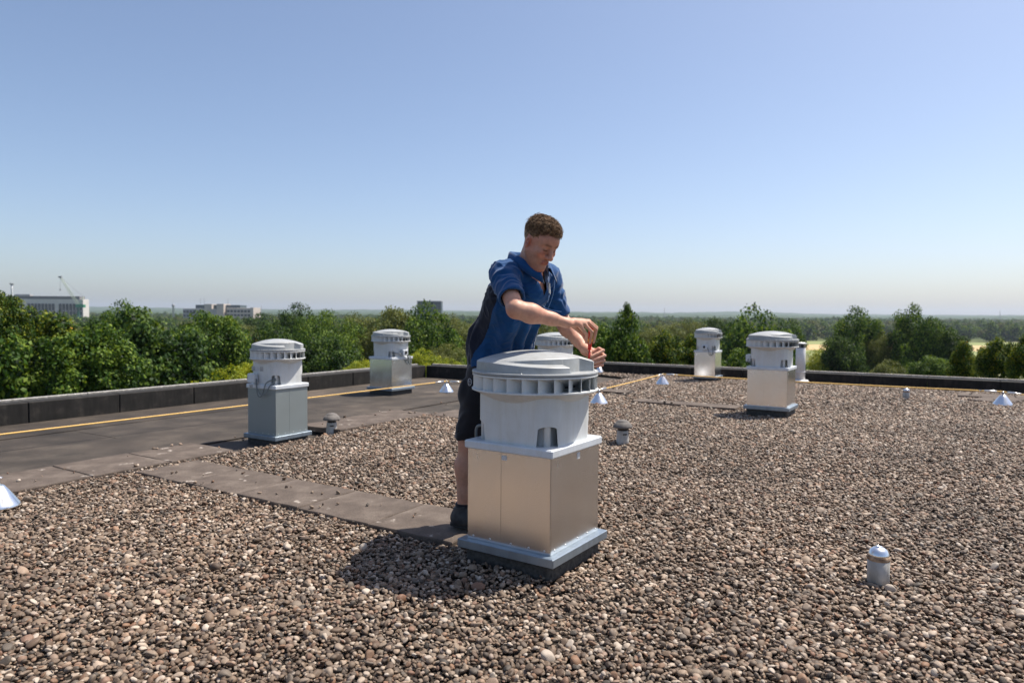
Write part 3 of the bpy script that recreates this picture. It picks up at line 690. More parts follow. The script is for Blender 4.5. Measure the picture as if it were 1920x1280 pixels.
# ------------------------------------------------------------------ the man
class Field:
    "signed distance grid; primitives are blended in with a smooth minimum"
    def __init__(s, lo, hi, h):
        s.lo = np.array(lo, float); s.h = h; s.n = np.ceil((np.array(hi) - s.lo) / h).astype(int) + 1
        s.D = np.full(tuple(s.n), 1.0, np.float32)
    def sub(s, lo, hi, m):
        a = np.clip(np.floor((np.minimum(lo, hi) - m - s.lo) / s.h).astype(int), 0, s.n - 1)
        b = np.clip(np.ceil((np.maximum(lo, hi) + m - s.lo) / s.h).astype(int) + 1, 1, s.n)
        sl = tuple(slice(a[i], b[i]) for i in range(3))
        ax = [(s.lo[i] + s.h * np.arange(a[i], b[i])).astype(np.float32) for i in range(3)]
        return sl, ax
    def put(s, sl, d, k, op='add'):
        A = s.D[sl]
        if op == 'sub': A = -A
        if k > 0:
            hh = np.maximum(k - np.abs(A - d), 0) / k; r = np.minimum(A, d) - hh * hh * k * .25
        else: r = np.minimum(A, d)
        s.D[sl] = -r if op == 'sub' else r
    def cone(s, a, b, ra, rb, k=.02, op='add', squash=None):
        "tapered capsule; squash = (axis, factor) flattens it along an axis"
        a = np.array(a, float); b = np.array(b, float)
        R = max(ra, rb); sl, ax = s.sub(np.minimum(a, b) - R, np.maximum(a, b) + R, k + .03)
        p = [ax[0][:, None, None] - a[0], ax[1][None, :, None] - a[1], ax[2][None, None, :] - a[2]]
        ba = b - a
        if squash is not None:
            n = np.array(squash[0], float); f = squash[1]; n /= np.linalg.norm(n)
            dn = p[0] * n[0] + p[1] * n[1] + p[2] * n[2]; q = dn * (f - 1)
            p = [p[i] + q * n[i] for i in range(3)]; ba = ba + (ba @ n) * (f - 1) * n
        L2 = max(ba @ ba, 1e-9)
        t = np.clip((p[0] * ba[0] + p[1] * ba[1] + p[2] * ba[2]) / L2, 0, 1)
        d = np.sqrt((p[0] - t * ba[0]) ** 2 + (p[1] - t * ba[1]) ** 2 + (p[2] - t * ba[2]) ** 2) - (ra + (rb - ra) * t)
        s.put(sl, d.astype(np.float32), k, op)
    def ell(s, c, ax3, r, k=.02, op='add'):
        "ellipsoid with axes ax3 (rows) and radii r"
        c = np.array(c, float); R = max(r); sl, ax = s.sub(c - R, c + R, k + .03)
        p = [ax[0][:, None, None] - c[0], ax[1][None, :, None] - c[1], ax[2][None, None, :] - c[2]]
        q = [sum(p[j] * ax3[i][j] for j in range(3)) / r[i] for i in range(3)]
        q2 = [v / r[i] for i, v in enumerate(q)]
        k0 = np.sqrt(q[0] ** 2 + q[1] ** 2 + q[2] ** 2); k1 = np.sqrt(q2[0] ** 2 + q2[1] ** 2 + q2[2] ** 2) + 1e-6
        s.put(sl, (k0 * (k0 - 1) / k1).astype(np.float32), k, op)
    def plane_cut(s, p, n):
        "keeps the side n points away from"
        n = np.array(n, float); n /= np.linalg.norm(n)
        X = [(s.lo[i] + s.h * np.arange(s.n[i])).astype(np.float32) for i in range(3)]
        d = (X[0][:, None, None] - p[0]) * n[0] + (X[1][None, :, None] - p[1]) * n[1] + (X[2][None, None, :] - p[2]) * n[2]
        s.D = np.maximum(s.D, d.astype(np.float32))
    def surf(s):
        D = s.D; I = D < 0; nx, ny, nz = D.shape
        c = np.zeros((nx - 1, ny - 1, nz - 1), np.int8); offs = [(i, j, k) for i in (0, 1) for j in (0, 1) for k in (0, 1)]
        for i, j, k in offs: c += I[i:nx - 1 + i, j:ny - 1 + j, k:nz - 1 + k]
        cells = np.argwhere((c > 0) & (c < 8)); vid = np.full(c.shape, -1, np.int32); vid[tuple(cells.T)] = np.arange(len(cells))
        acc = np.zeros((len(cells), 3)); cnt = np.zeros(len(cells))
        val = {o: D[cells[:, 0] + o[0], cells[:, 1] + o[1], cells[:, 2] + o[2]] for o in offs}
        for o in offs:
            for a in range(3):
                if o[a] == 0:
                    q = list(o); q[a] = 1; q = tuple(q); d0, d1 = val[o], val[q]; m = (d0 < 0) != (d1 < 0)
                    t = np.where(m, d0 / np.where(m, d0 - d1, 1), 0); pt = np.array(o, float)[None, :].repeat(len(cells), 0); pt[:, a] = t
                    acc += pt * m[:, None]; cnt += m
        V = s.lo + s.h * (cells + acc / cnt[:, None]); F = []
        for a in range(3):
            b, e = (a + 1) % 3, (a + 2) % 3
            s0 = [slice(None)] * 3; s1 = [slice(None)] * 3; s0[a] = slice(0, -1); s1[a] = slice(1, None)
            A, B = I[tuple(s0)], I[tuple(s1)]; ed = np.argwhere(A != B)
            ed = ed[(ed[:, b] > 0) & (ed[:, e] > 0) & (ed[:, b] < D.shape[b] - 1) & (ed[:, e] < D.shape[e] - 1)]
            fl = A[tuple(ed.T)]; qs = []
            for db, de in ((1, 1), (0, 1), (0, 0), (1, 0)):
                z = ed.copy(); z[:, b] -= db; z[:, e] -= de; qs.append(vid[tuple(z.T)])
            q = np.stack(qs, 1); q[~fl] = q[~fl][:, ::-1]; F.append(q)
        return V, np.concatenate(F)
def vnormals(V, F):
    a = V[F[:, 2]] - V[F[:, 0]]; b = V[F[:, 3]] - V[F[:, 1]]; n = np.cross(a, b); N = np.zeros_like(V)
    for i in range(4): np.add.at(N, F[:, i], n)
    return N / (np.linalg.norm(N, axis=1, keepdims=True) + 1e-12)
def relax(V, F, it=2):
    for _ in range(it):
        A = np.zeros_like(V); c = np.zeros(len(V))
        for i in range(4):
            for j in (1, 3):
                np.add.at(A, F[:, i], V[F[:, (i + j) % 4]]); np.add.at(c, F[:, i], 1)
        V = V * .5 + .5 * A / np.maximum(c, 1)[:, None]
    return V
def vnoise(P, seed=0):
    "smooth value noise in 0..1"
    P = np.asarray(P, float); i = np.floor(P).astype(np.int64); f = P - i; f = f * f * (3 - 2 * f); out = 0
    def hsh(a): 
        x = (a[:, 0] * 73856093) ^ (a[:, 1] * 19349663) ^ (a[:, 2] * 83492791) ^ (seed * 2654435761); x = (x ^ (x >> 13)) * 1274126177 & 0x7fffffff
        return (x % 100003) / 100003.0
    for dx in (0, 1):
        for dy in (0, 1):
            for dz in (0, 1):
                w_ = (f[:, 0] if dx else 1 - f[:, 0]) * (f[:, 1] if dy else 1 - f[:, 1]) * (f[:, 2] if dz else 1 - f[:, 2])
                out = out + w_ * hsh(i + np.array([dx, dy, dz]))
    return out
def submesh(V, F, mask):
    f = F[mask]; u, inv = np.unique(f, return_inverse=True); return V[u], inv.reshape(f.shape)
def setcol(me, C):
    a = me.color_attributes.new('tint', 'FLOAT_COLOR', 'POINT'); a.data.foreach_set('color', np.concatenate([C, np.ones((len(C), 1))], 1).astype(np.float32).ravel())

def skin_mat():
    m = mat('skin', rough=.5, spec=.35); N, L, b = nodes(m)
    a = N.new('ShaderNodeVertexColor'); a.layer_name = 'tint'
    n = noise(N, L, 45, 4); n2 = noise(N, L, 11, 3)
    c = mix(N, L, 1.0, a.outputs[0], ramp(N, L, n.outputs['Fac'], [(.3, (.88, .86, .85)), (.7, (1.1, 1.1, 1.1))]), 'MULTIPLY')
    c = mix(N, L, 1.0, c, ramp(N, L, n2.outputs['Fac'], [(.3, (1.05, .92, .9)), (.7, (.97, 1.03, 1.03))]), 'MULTIPLY')
    L.new(c, b.inputs['Base Color']); b.inputs['Subsurface Weight'].default_value = .15; b.inputs['Subsurface Radius'].default_value = (.012, .005, .003); b.inputs['Subsurface Scale'].default_value = .6
    n3 = noise(N, L, 260, 3); bump(N, L, b, n3.outputs['Fac'], .12, .002); return m
def cloth_mat(name, c0, c1, scale=12):
    m = vary(name, [(.3, c0), (.7, c1)], scale, .85, (900, .25, .0006), spec=.2); nodes(m)[2].inputs['Sheen Weight'].default_value = .25
    return m
M['skin'] = skin_mat()
M['shirt'] = cloth_mat('blue_polo_fabric', (.0055, .054, .17), (.007, .070, .21))
M['navy'] = cloth_mat('dark_navy_fabric', (.006, .009, .020), (.010, .014, .030))
M['shorts'] = cloth_mat('black_work_fabric', (.008, .008, .010), (.014, .014, .018))
M['hair'] = vary('brown_hair', [(.3, (.045, .025, .013)), (.46, (.17, .098, .050)), (.64, (.42, .265, .15))], 70, .6, (260, 1, .004))
M['shoe'] = vary('dark_shoe_leather', [(.3, (.020, .021, .023)), (.7, (.05, .052, .055))], 40, .6, (200, .3, .002))
M['sole'] = mat('shoe_sole', (.015, .015, .015), .8)
M['lining'] = vary('grey_collar_lining', [(.4, (.16, .17, .18)), (.6, (.42, .43, .44))], 150, .8)
M['piping'] = cloth_mat('light_blue_piping', (.12, .26, .50), (.16, .32, .58))
M['white_print'] = mat('pale_print', (.6, .62, .64), .7)

fw = np.array([.67, -.742, 0]); fw /= np.linalg.norm(fw); lf = np.array([-fw[1], fw[0], 0]); up3 = np.array([0, 0, 1.])     # body: forward, left, up
hips = np.array([-.068, 3.945, .90]); chest = np.array([.020, 3.785, 1.27]); neckb = np.array([.065, 3.685, 1.455])
shR = np.array([-.048, 3.60, 1.410]); shL = np.array([.188, 3.81, 1.412])
elR = at(967, 580, 3.37); wrR = at(1062, 605, 3.46)
elL = at(1051, 598, 3.86); wrL = at(1099, 657, 3.66)
knR = np.array([-.232, 3.84, .50]); anR = np.array([-.266, 3.87, .11])
knL = np.array([-.02, 4.02, .50]); anL = np.array([-.03, 4.10, .11])
hpR = hips - lf * .10 + np.array([0, 0, -.03]); hpL = hips + lf * .10 + np.array([0, 0, -.03])
# head frame
yaw = np.array([.63, -.777, 0]); yaw /= np.linalg.norm(yaw); pt = math.radians(31)
hf = yaw * math.cos(pt) - up3 * math.sin(pt); hl = np.array([-yaw[1], yaw[0], 0]); hu = np.cross(hf, hl)
rl = math.radians(-4); hl, hu = hl * math.cos(rl) + hu * math.sin(rl), hu * math.cos(rl) - hl * math.sin(rl)
HS = .94; hc = np.array([.137, 3.555, 1.566])
def H(f, l, u): return hc + HS * (hf * f + hl * l + hu * u)
hax = [hf, hl, hu]
foot = np.array([.93, -.36, 0]); foot /= np.linalg.norm(foot)

def fingers(B, wrist, palm, fs, th, r=.0080):
    for (m, p, t) in fs:
        B.cone(wrist, m, .019, .0112, .010); B.cone(m, p, .0102, r * 1.05, .004)
        B.cone(p, (p * .45 + t * .55), r * 1.05, r, .003); B.cone((p * .45 + t * .55), t, r, r * .86, .003)
    B.cone(th[0], th[1], .0165, .0115, .012); B.cone(th[1], th[2], .011, .0092, .004)

def body():
    B = Field((-.50, 3.22, -.02), (.60, 4.24, 1.80), .004)
    # trunk, kept just under the clothes
    B.cone(hips + up3 * .02, chest, .115, .125, .05, squash=(fw, 1.9)); B.cone(chest, neckb - up3 * .07, .130, .100, .05, squash=(fw, 1.7))
    B.cone(neckb - up3 * .05 - lf * .08, shR, .07, .055, .06); B.cone(neckb - up3 * .05 + lf * .08, shL, .07, .055, .06)
    B.cone(neckb - up3 * .03 + fw * .0, neckb - up3 * .13 + fw * .060, .066, .066, .05)
    # legs
    for hp, kn, an in ((hpR, knR, anR), (hpL, knL, anL)):
        B.cone(hp, kn, .088, .056, .04); d = kn - an
        B.cone(kn, an + d * .62, .055, .058, .03); B.cone(an + d * .66 - foot * .014, an + d * .25, .058, .040, .03); B.cone(an + d * .3, an, .041, .036, .02)
        B.ell(kn + foot * .018, [foot, np.cross(up3, foot), up3], (.042, .045, .05), .03)
        B.cone(an - foot * .02 - up3 * .03, an + foot * .16 - up3 * .07, .035, .03, .03)
    # arms
    for sh, el, wr, s in ((shR, elR, wrR, 1), (shL, elL, wrL, -1)):
        B.cone(sh, el, .050, .041, .03); d = wr - el
        B.cone(el, el + d * .30, .039, .045, .03); B.cone(el + d * .28, el + d * .72, .0445, .032, .03); B.cone(el + d * .68, wr, .0325, .0265, .02, squash=(up3, 1.1))
    # right hand: back of the hand up, fingers hanging down round the handle
    fs = [tuple(at(*q) for q in t) for t in (((1087, 609, 3.485), (1100, 627, 3.520), (1099, 642, 3.556)), ((1095, 607, 3.505), (1110, 622, 3.535), (1106, 643, 3.562)),
          ((1102, 604, 3.530), (1118, 617, 3.566), (1113, 642, 3.572)), ((1104, 602, 3.555), (1119, 614, 3.600), (1113, 640, 3.598)))]
    B.cone(wrR, at(1090, 604, 3.52), .027, .024, .02, squash=(np.array([.1, -.5, .86]), 1.35))
    fingers(B, wrR + (at(1092, 604, 3.52) - wrR) * .45, None, fs, (at(1076, 610, 3.535), at(1092, 625, 3.590), at(1102, 642, 3.598)))
    # left hand: a loose fist round the blade
    fs = [tuple(at(*q) for q in t) for t in (((1123, 654, 3.640), (1131, 657, 3.594), (1109, 668, 3.566)), ((1126, 661, 3.645), (1134, 667, 3.590), (1111, 675, 3.566)),
          ((1126, 669, 3.645), (1132, 676, 3.590), (1113, 681, 3.567)), ((1123, 676, 3.640), (1129, 684, 3.594), (1115, 687, 3.572)))]
    B.cone(wrL, at(1122, 668, 3.65), .028, .030, .02, squash=(np.array([.3, .9, .2]), 1.3))
    fingers(B, at(1113, 664, 3.655), None, fs, (at(1104, 657, 3.64), at(1106, 660, 3.602), at(1108, 669, 3.588)), .0084)
    # neck and head
    B.cone(neckb - up3 * .03, H(-.028, 0, -.045), .060, .054, .03); B.cone(neckb - up3 * .07 + fw * .055, H(.015, 0, -.085), .045, .040, .04)
    B.ell(H(-.014, 0, .036), hax, (.098 * HS, .078 * HS, .098 * HS), .02)
    B.ell(H(.034, 0, -.042), hax, (.064 * HS, .060 * HS, .082 * HS), .03)
    B.ell(H(.055, 0, .045), hax, (.050 * HS, .062 * HS, .050 * HS), .03)
    for s in (-1, 1):
        B.cone(H(.0, .060 * s, -.050), H(.066, .018 * s, -.108), .017, .015, .03)
        B.ell(H(.066, .043 * s, -.020), hax, (.024, .020, .020), .02)
        B.cone(H(.091, .013 * s, .034), H(.074, .048 * s, .030), .010, .008, .014)
    B.ell(H(.081, 0, -.108), hax, (.018, .024, .018), .020)
    for s in (-1, 1):
        B.ell(H(.107, .032 * s, .008), hax, (.016, .019, .013), .012, 'sub')
        B.ell(H(.081, .031 * s, .006), hax, (.0145, .0155, .0135), .003)
    B.cone(H(.096, 0, .024), H(.121, 0, -.026), .0090, .0125, .010); B.ell(H(.119, 0, -.030), hax, (.0135, .0135, .0115), .008)
    for s in (-1, 1): B.ell(H(.105, .0125 * s, -.032), hax, (.0105, .0085, .0085), .006)
    B.cone(H(.0985, -.016, -.060), H(.0985, .016, -.060), .0062, .0062, .008); B.cone(H(.0955, -.013, -.0705), H(.0955, .013, -.0705), .0072, .0072, .008)
    B.cone(H(.106, -.022, -.0655), H(.106, .022, -.0655), .0028, .0028, .003, 'sub')
    for s in (-1, 1):
        ea = [hf * .93 + hl * s * .37, hl * s * .93 - hf * .37, hu]
        B.ell(H(-.012, .079 * s, -.004), ea, (.020, .0085, .033), .006); B.ell(H(-.006, .088 * s, -.002), ea, (.011, .008, .020), .005, 'sub')
    V, F = B.surf(); V = relax(V, F, 1)
    # skin colour: the face is ruddier, with stubble, brows and lips
    rel = (V - hc) / HS; f, l, u = rel @ hf, rel @ hl, rel @ hu
    C = np.tile(np.array([.57, .315, .222]), (len(V), 1))
    head = (np.linalg.norm(rel, axis=1) < .17) | ((V[:, 2] > 1.40) & (np.linalg.norm(V[:, :2] - neckb[:2], axis=1) < .16))
    C[head] = (.52, .265, .185)
    def blend(m, c, a): C[:] = C * (1 - (m * a)[:, None]) + np.array(c) * (m * a)[:, None]
    def spot(fc, lc, uc, r): return np.exp(-(((f - fc) ** 2 + (np.abs(l) - lc) ** 2 + (u - uc) ** 2) / r ** 2))
    blend(spot(.085, .04, -.02, .022), (.46, .17, .12), .6); blend(spot(.118, 0, -.026, .016), (.46, .17, .13), .6); blend(spot(-.01, .085, 0, .03), (.52, .17, .12), .7)
    stub = np.clip((-.035 - u) / .02, 0, 1) * (f > .0) * np.clip((.13 + u) / .01 + 1, 0, 1) * (np.linalg.norm(rel, axis=1) < .15)
    blend(stub * (.7 + .3 * vnoise(V * 300)), (.20, .125, .09), .45)
    blend(((np.abs(l) < .023) & (f > .09) & (u > -.078) & (u < -.053)).astype(float), (.36, .13, .10), .7)
    al = np.abs(l); win = lambda x, a_, b_, w_: 1 / (1 + np.exp(-(x - a_) / w_)) / (1 + np.exp((x - b_) / w_))
    ub = .0335 - 6 * (al - .030) ** 2
    blend(win(al, .012, .047, .002) * np.exp(-((u - ub) / .0068) ** 2) * (f > .055), (.09, .05, .032), .75)
    ue = .0005 + 4 * (al - .031) ** 2
    blend(win(al, .018, .0445, .002) * np.exp(-((u - ue) / .0058) ** 2) * (f > .06), (.035, .02, .015), .85)
    blend(win(al, .016, .046, .003) * np.exp(-((u + .014) / .007) ** 2) * (f > .06), (.33, .14, .10), .35)
    blend(((np.abs(l) > .08) & (np.abs(f + .004) < .010) & (np.abs(u) < .016)).astype(float), (.30, .09, .06), .6)
    kn_ = np.exp(-np.minimum.reduce([np.linalg.norm(V - q, axis=1) for q in (knR, elR)]) ** 2 / .05 ** 2); blend(kn_, (.48, .22, .15), .4)
    blend((V[:, 2] < .55).astype(float), (.40, .23, .165), .5)
    me = mesh_np('body', V, F, True); setcol(me, C); return me
man = empty('person', (hips[0], hips[1], 0.024), 0, 'man in blue polo and black shorts bent over the foreground fan with a screwdriver', 'person')
inv = Matrix.Translation(-man.location)
def mlink(name, me, m, parent=None, **k):
    o = link(name, me, m, parent or man)
    if parent is None: o.matrix_parent_inverse = inv
    return o
bd = mlink('body', body(), M['skin'])

def shirt():
    B = Field((-.42, 3.35, .78), (.55, 4.20, 1.60), .0045)
    hem = hips + up3 * (-.03)
    B.cone(hem - up3 * .05, hips + up3 * .12, .192, .190, .05, squash=(fw, 1.30)); B.cone(hips + up3 * .12, chest, .184, .178, .05, squash=(fw, 1.36)); B.cone(chest, neckb - up3 * .06, .176, .125, .05, squash=(fw, 1.36))
    B.cone(neckb - up3 * .050 - lf * .06, shR, .074, .058, .05); B.cone(neckb - up3 * .050 + lf * .06, shL, .074, .058, .05)
    B.cone(neckb - up3 * .045, neckb - up3 * .13 + fw * .06, .080, .088, .05)
    sR = shR + (elR - shR) * .66; sL = shL + (elL - shL) * .86
    B.cone(shR, sR + (elR - shR) * .1, .066, .066, .045); B.cone(shL, sL + (elL - shL) * .1, .066, .064, .045)
    # open sleeves
    for sh, el, e in ((shR, elR, sR), (shL, elL, sL)):
        d = (el - sh) / np.linalg.norm(el - sh)
        B.cone(e - d * .04, e + d * .12, .055, .060, .004, 'sub')
        # cut the sleeve end off
        a = [d, np.cross(d, up3) / np.linalg.norm(np.cross(d, up3)), None]; a[2] = np.cross(a[0], a[1])
        B.ell(e + d * .088, a, (.085, .16, .16), .003, 'sub')
    B.plane_cut(hem - up3 * .005, -up3 + fw * .06)
    # neck hole
    B.cone(neckb - up3 * .01, neckb + up3 * .09 + fw * .05, .072, .09, .01, 'sub')
    V, F = B.surf(); V = relax(V, F, 2); N = vnormals(V, F)
    z = V[:, 2]; rel = V - (np.outer((z - hips[2]) / (chest[2] - hips[2]), chest - hips) + hips); a = rel @ lf; b = rel @ fw
    # folds: hanging pleats low on the shirt, creases round the armpits and sleeves
    ang = np.arctan2(a, b); low = np.clip((1.30 - z) / .18, 0, 1)
    tors = np.minimum(np.linalg.norm(V - sR, axis=1), np.linalg.norm(V - sL, axis=1)) > .12
    wob = vnoise(V * np.array([5, 5, 2.5]), 3)
    d = low * (.013 * np.sin(ang * 8 + 8 * wob + z * 5) * (.4 + .9 * vnoise(V * np.array([4, 4, 3]), 44)) + .003 * np.sin(ang * 17 + 14 * wob)) * tors
    d += .010 * (vnoise(V * np.array([11, 11, 7]), 5) - .5)
    for sh, el, e, ph in ((shR, elR, sR, 0), (shL, elL, sL, 2)):
        dd = (el - sh) / np.linalg.norm(el - sh); q = V - sh; t = q @ dd
        near = np.exp(-(np.linalg.norm(V - (sh + dd * .06), axis=1) / .13) ** 2)
        nz = vnoise(V * 16, 9)
        d += near * (0.008 * np.sin(t * 120 + (q @ up3) * 70 * (1 if ph else -1) + 16 * nz + ph) * vnoise(V * 22, 14) + .013 * (vnoise(np.stack([q @ fw * 12, q @ lf * 12, t * 34], 1), 17) - .5))
    for arm in (shR - up3 * .10 + lf * .05, shL - up3 * .10 - lf * .05):
        q = np.linalg.norm(V - arm, axis=1); d += .006 * np.exp(-(q / .12) ** 2) * np.sin(np.arctan2((V - arm) @ up3, (V - arm) @ lf) * 11)
    def ridge_(P, sd): return 1 - np.abs(2 * vnoise(P, sd) - 1)
    u1 = (V - chest) @ lf; u2 = (V - chest) @ fw; u3 = V[:, 2]
    d += .007 * (ridge_(np.stack([u1 * 13 + u3 * 5, u2 * 13 - u3 * 4, u3 * 5.5], 1), 61) ** 3 - .3) + .004 * (ridge_(np.stack([u1 * 26 - u3 * 16, u2 * 26, u3 * 15], 1), 62) ** 4 - .2)
    V = V + N * d[:, None]
    # regions
    fc = V[F].mean(1); rel = fc - chest; a = rel @ lf; b = rel @ fw; z = fc[:, 2]
    nb = fc - (neckb + fw * .0); ax = nb @ lf; dz = nb[:, 2]; front = (nb @ fw) > .02
    vee = front & (np.abs(ax) < .052 * np.clip((dz + .155) / .14, 0, 1)) & (dz > -.155)
    # dark flank panel running from the armpit to the hem, wider below the waist
    hw = np.interp(z, [.80, .95, 1.10, 1.25, 1.36], [.165, .150, .125, .085, .0])
    ctr = np.interp(z, [.80, 1.0, 1.2, 1.36], [-.085, -.070, -.040, -.0])
    axis = np.outer((z - hips[2]) / (chest[2] - hips[2]), chest - hips) + hips
    rb = (fc - axis) @ fw; ra = (fc - axis) @ lf
    asl = np.linalg.norm(np.cross(fc - shR, (elR - shR) / np.linalg.norm(elR - shR)), axis=1); tsl = (fc - shR) @ ((elR - shR) / np.linalg.norm(elR - shR))
    in_sl = (asl < .098) & (tsl > .0) & ((fc - shR) @ lf < .06)
    asl2 = np.linalg.norm(np.cross(fc - shL, (elL - shL) / np.linalg.norm(elL - shL)), axis=1); in_sl2 = (asl2 < .098) & ((fc - shL) @ lf > -.05)
    fl = np.interp(z, [.80, .95, 1.10, 1.25, 1.33, 1.37], [-.058, -.030, .004, .042, .050, .0])
    side = (np.abs(ra) > .045) & (rb < fl) & ~in_sl & ~in_sl2 & (z < 1.36)
    mn = ~vee & ~side
    o = mlink('shirt', mesh_np('shirt', *submesh(V, F, mn), True), M['shirt'])
    for s in (-1, 1):
        k = side & ~vee & (ra * s > 0)
        if k.any(): mlink('side_panel', mesh_np('side_panel', *submesh(V, F, k), True), M['navy'], o)
    return o, V, F, N
sh_o, SV, SF, SN = shirt()
def on_shirt(p, d, out=.003):
    "nearest shirt surface point seen from p along d"
    q = SV - p; t = q @ d; off = np.linalg.norm(q - np.outer(t, d), axis=1); k = off < .012
    if not k.any(): k = off < .03
    i = np.where(k)[0][np.argmin(t[k])]; return SV[i] - d * out
cv = -fw * .995 + up3 * .1; cv /= np.linalg.norm(cv)
def front_pt(l, z, out=.003):
    p = chest + lf * l + fw * .6; p = p + up3 * (z - p[2]); return on_shirt(p, -fw, out)
# collar: a folded band round the neck, open at the front
def collar():
    mb = MB(); P = []; F = []; n = 40; c0 = neckb + up3 * .052 + fw * .006
    for i in range(n + 1):
        t = -1 + 2 * i / n; a = t * math.radians(158)
        d = -fw * math.cos(a) + lf * math.sin(a); drop = (1 - math.cos(a)) * .5
        base = c0 + d * np.array([.076 + .008 * drop]) - up3 * (.100 * drop ** 1.9) + fw * .060 * drop ** 1.2
        tip_ = max(0, abs(t) - .72) / .28
        inn = base + up3 * .030 - d * .002; outr = base + d * .016 + up3 * .029
        low = base + d * (.030 + .010 * tip_) - up3 * (.026 + .026 * tip_) + fw * .014 * tip_
        P += [base - up3 * .012, inn, (inn + outr) / 2 + up3 * .004, outr, low, low - d * .005 + up3 * .001]
    for i in range(n):
        for k in range(5): F.append((i * 6 + k, (i + 1) * 6 + k, (i + 1) * 6 + k + 1, i * 6 + k + 1))
    mb.poly(P, F, True); o = mlink('collar', mb.mesh('collar'), M['shirt'], sh_o)
    md = o.modifiers.new('thickness', 'SOLIDIFY'); md.thickness = .003; return o
collar()
def ribbon(name, pts, wd, m, parent, th=.0025):
    mb = MB(); pts = [np.array(p) for p in pts]; P = []; F = []
    for _ in range(3): pts = [pts[0]] + [(pts[i - 1] + 2 * pts[i] + pts[i + 1]) / 4 for i in range(1, len(pts) - 1)] + [pts[-1]]
    for i, p in enumerate(pts):
        d = pts[min(i + 1, len(pts) - 1)] - pts[max(i - 1, 0)]; s = np.cross(d, fw); s /= np.linalg.norm(s)
        P += [p - s * wd / 2, p - s * wd * .3 + fw * th, p + s * wd * .3 + fw * th, p + s * wd / 2]
    for i in range(len(pts) - 1):
        for k in range(3): F.append((4 * i + k, 4 * i + k + 1, 4 * i + 5 + k, 4 * i + 4 + k))
    mb.poly(P, F, True); return mlink(name, mb.mesh(name), m, parent)
zn = neckb[2]
pl = ribbon('placket', [front_pt(.012, zn - .14 - .018 * i, .002) for i in range(9)], .024, M['shirt'], sh_o)
ribbon('zip', [front_pt(.010, zn - .15 - .015 * i, .005) for i in range(4)], .005, M['piping'], pl)
ribbon('lining', [front_pt(.042 - .010 * i, zn - .075 - .022 * i, .002) for i in range(4)], .030, M['lining'], sh_o)
# chest pocket with a welt, piping and small pale print
pk = MB(); rows = []
for i in range(7):
    row = []
    for j in range(9):
        u = j / 8; v = i / 6; row.append(front_pt(.050 + .118 * u, zn - .205 - .03 * u - .105 * v, .0045))
    rows.append(row)
pk.poly(sum(rows, []), [(i * 9 + j, i * 9 + j + 1, i * 9 + 10 + j, i * 9 + 9 + j) for i in range(6) for j in range(8)], True)
pocket = mlink('pocket', pk.mesh('pocket'), M['shirt'], sh_o)
ribbon('pocket_welt', [front_pt(.050 + .118 * u / 8, zn - .205 - .03 * u / 8, .0065) for u in range(9)], .006, M['piping'], pocket)
ribbon('piping', [front_pt(.088, zn - .100 - .014 * i, .003) for i in range(9)], .0045, M['piping'], sh_o)
ribbon('piping', [front_pt(.120, zn - .055 - .017 * i, .003) for i in range(11)], .0045, M['piping'], sh_o)
# the pale lettering, only the tops of whose letters show above the forearm
pr = MB(); lx = .062
for ch in ((0, 1), (1, 1), (2, 1), (2, 1), (3, 0), (1, 1), (3, 0), (2, 1)):
    w_ = .0095; base = front_pt(lx + w_ / 2, zn - .272 - .025 * (lx - .05) / .118, .0075)
    for (o0, kind_) in ((0, ch[0]),):
        ringp = [base + lf * (w_ * .42 * math.cos(a)) + up3 * (.0065 * math.sin(a)) for a in np.linspace(0 if kind_ != 3 else 0, math.pi if kind_ != 3 else 2 * math.pi, 12)]
        pr.tube(ringp, .0011, 5)
        if kind_ in (0, 1, 2): pr.tube([ringp[-1], ringp[-1] - up3 * .008], .0011, 5)
        if kind_ in (2,): pr.tube([ringp[0], ringp[0] - up3 * .008], .0011, 5)
    lx += .0125
mlink('lettering', pr.mesh('lettering'), M['white_print'], pocket)

def shorts():
    B = Field((-.45, 3.60, .42), (.25, 4.30, 1.0), .0045)
    B.cone(hips + up3 * .03, hips - up3 * .02, .166, .172, .05, squash=(fw, 1.32))
    for hp, kn, s in ((hpR, knR, -1), (hpL, knL, 1)):
        e = kn + up3 * .035; B.cone(hp, e, .112, .083, .05)
        B.ell(hp * .58 + kn * .42 - fw * .045 + lf * s * .060 + up3 * .055, [fw, lf, up3], (.055, .040, .085), .012)
        d = np.array([0, 0, -1.0]); B.cone(e + up3 * .02, e - up3 * .1, .074, .078, .004, 'sub'); B.ell(e - up3 * .10, [fw, lf, up3], (.16, .16, .10), .003, 'sub')
    B.plane_cut(hips + up3 * .035, up3)
    V, F = B.surf(); V = relax(V, F, 2); N = vnormals(V, F)
    d = .012 * (vnoise(V * np.array([14, 14, 9]), 21) - .5) + .005 * np.sin(V[:, 2] * 34 + 14 * vnoise(V * 8, 22)) * vnoise(V * 10, 24)
    V = V + N * d[:, None]
    return mlink('shorts', mesh_np('shorts', V, F, True), M['shorts'])
st = shorts()
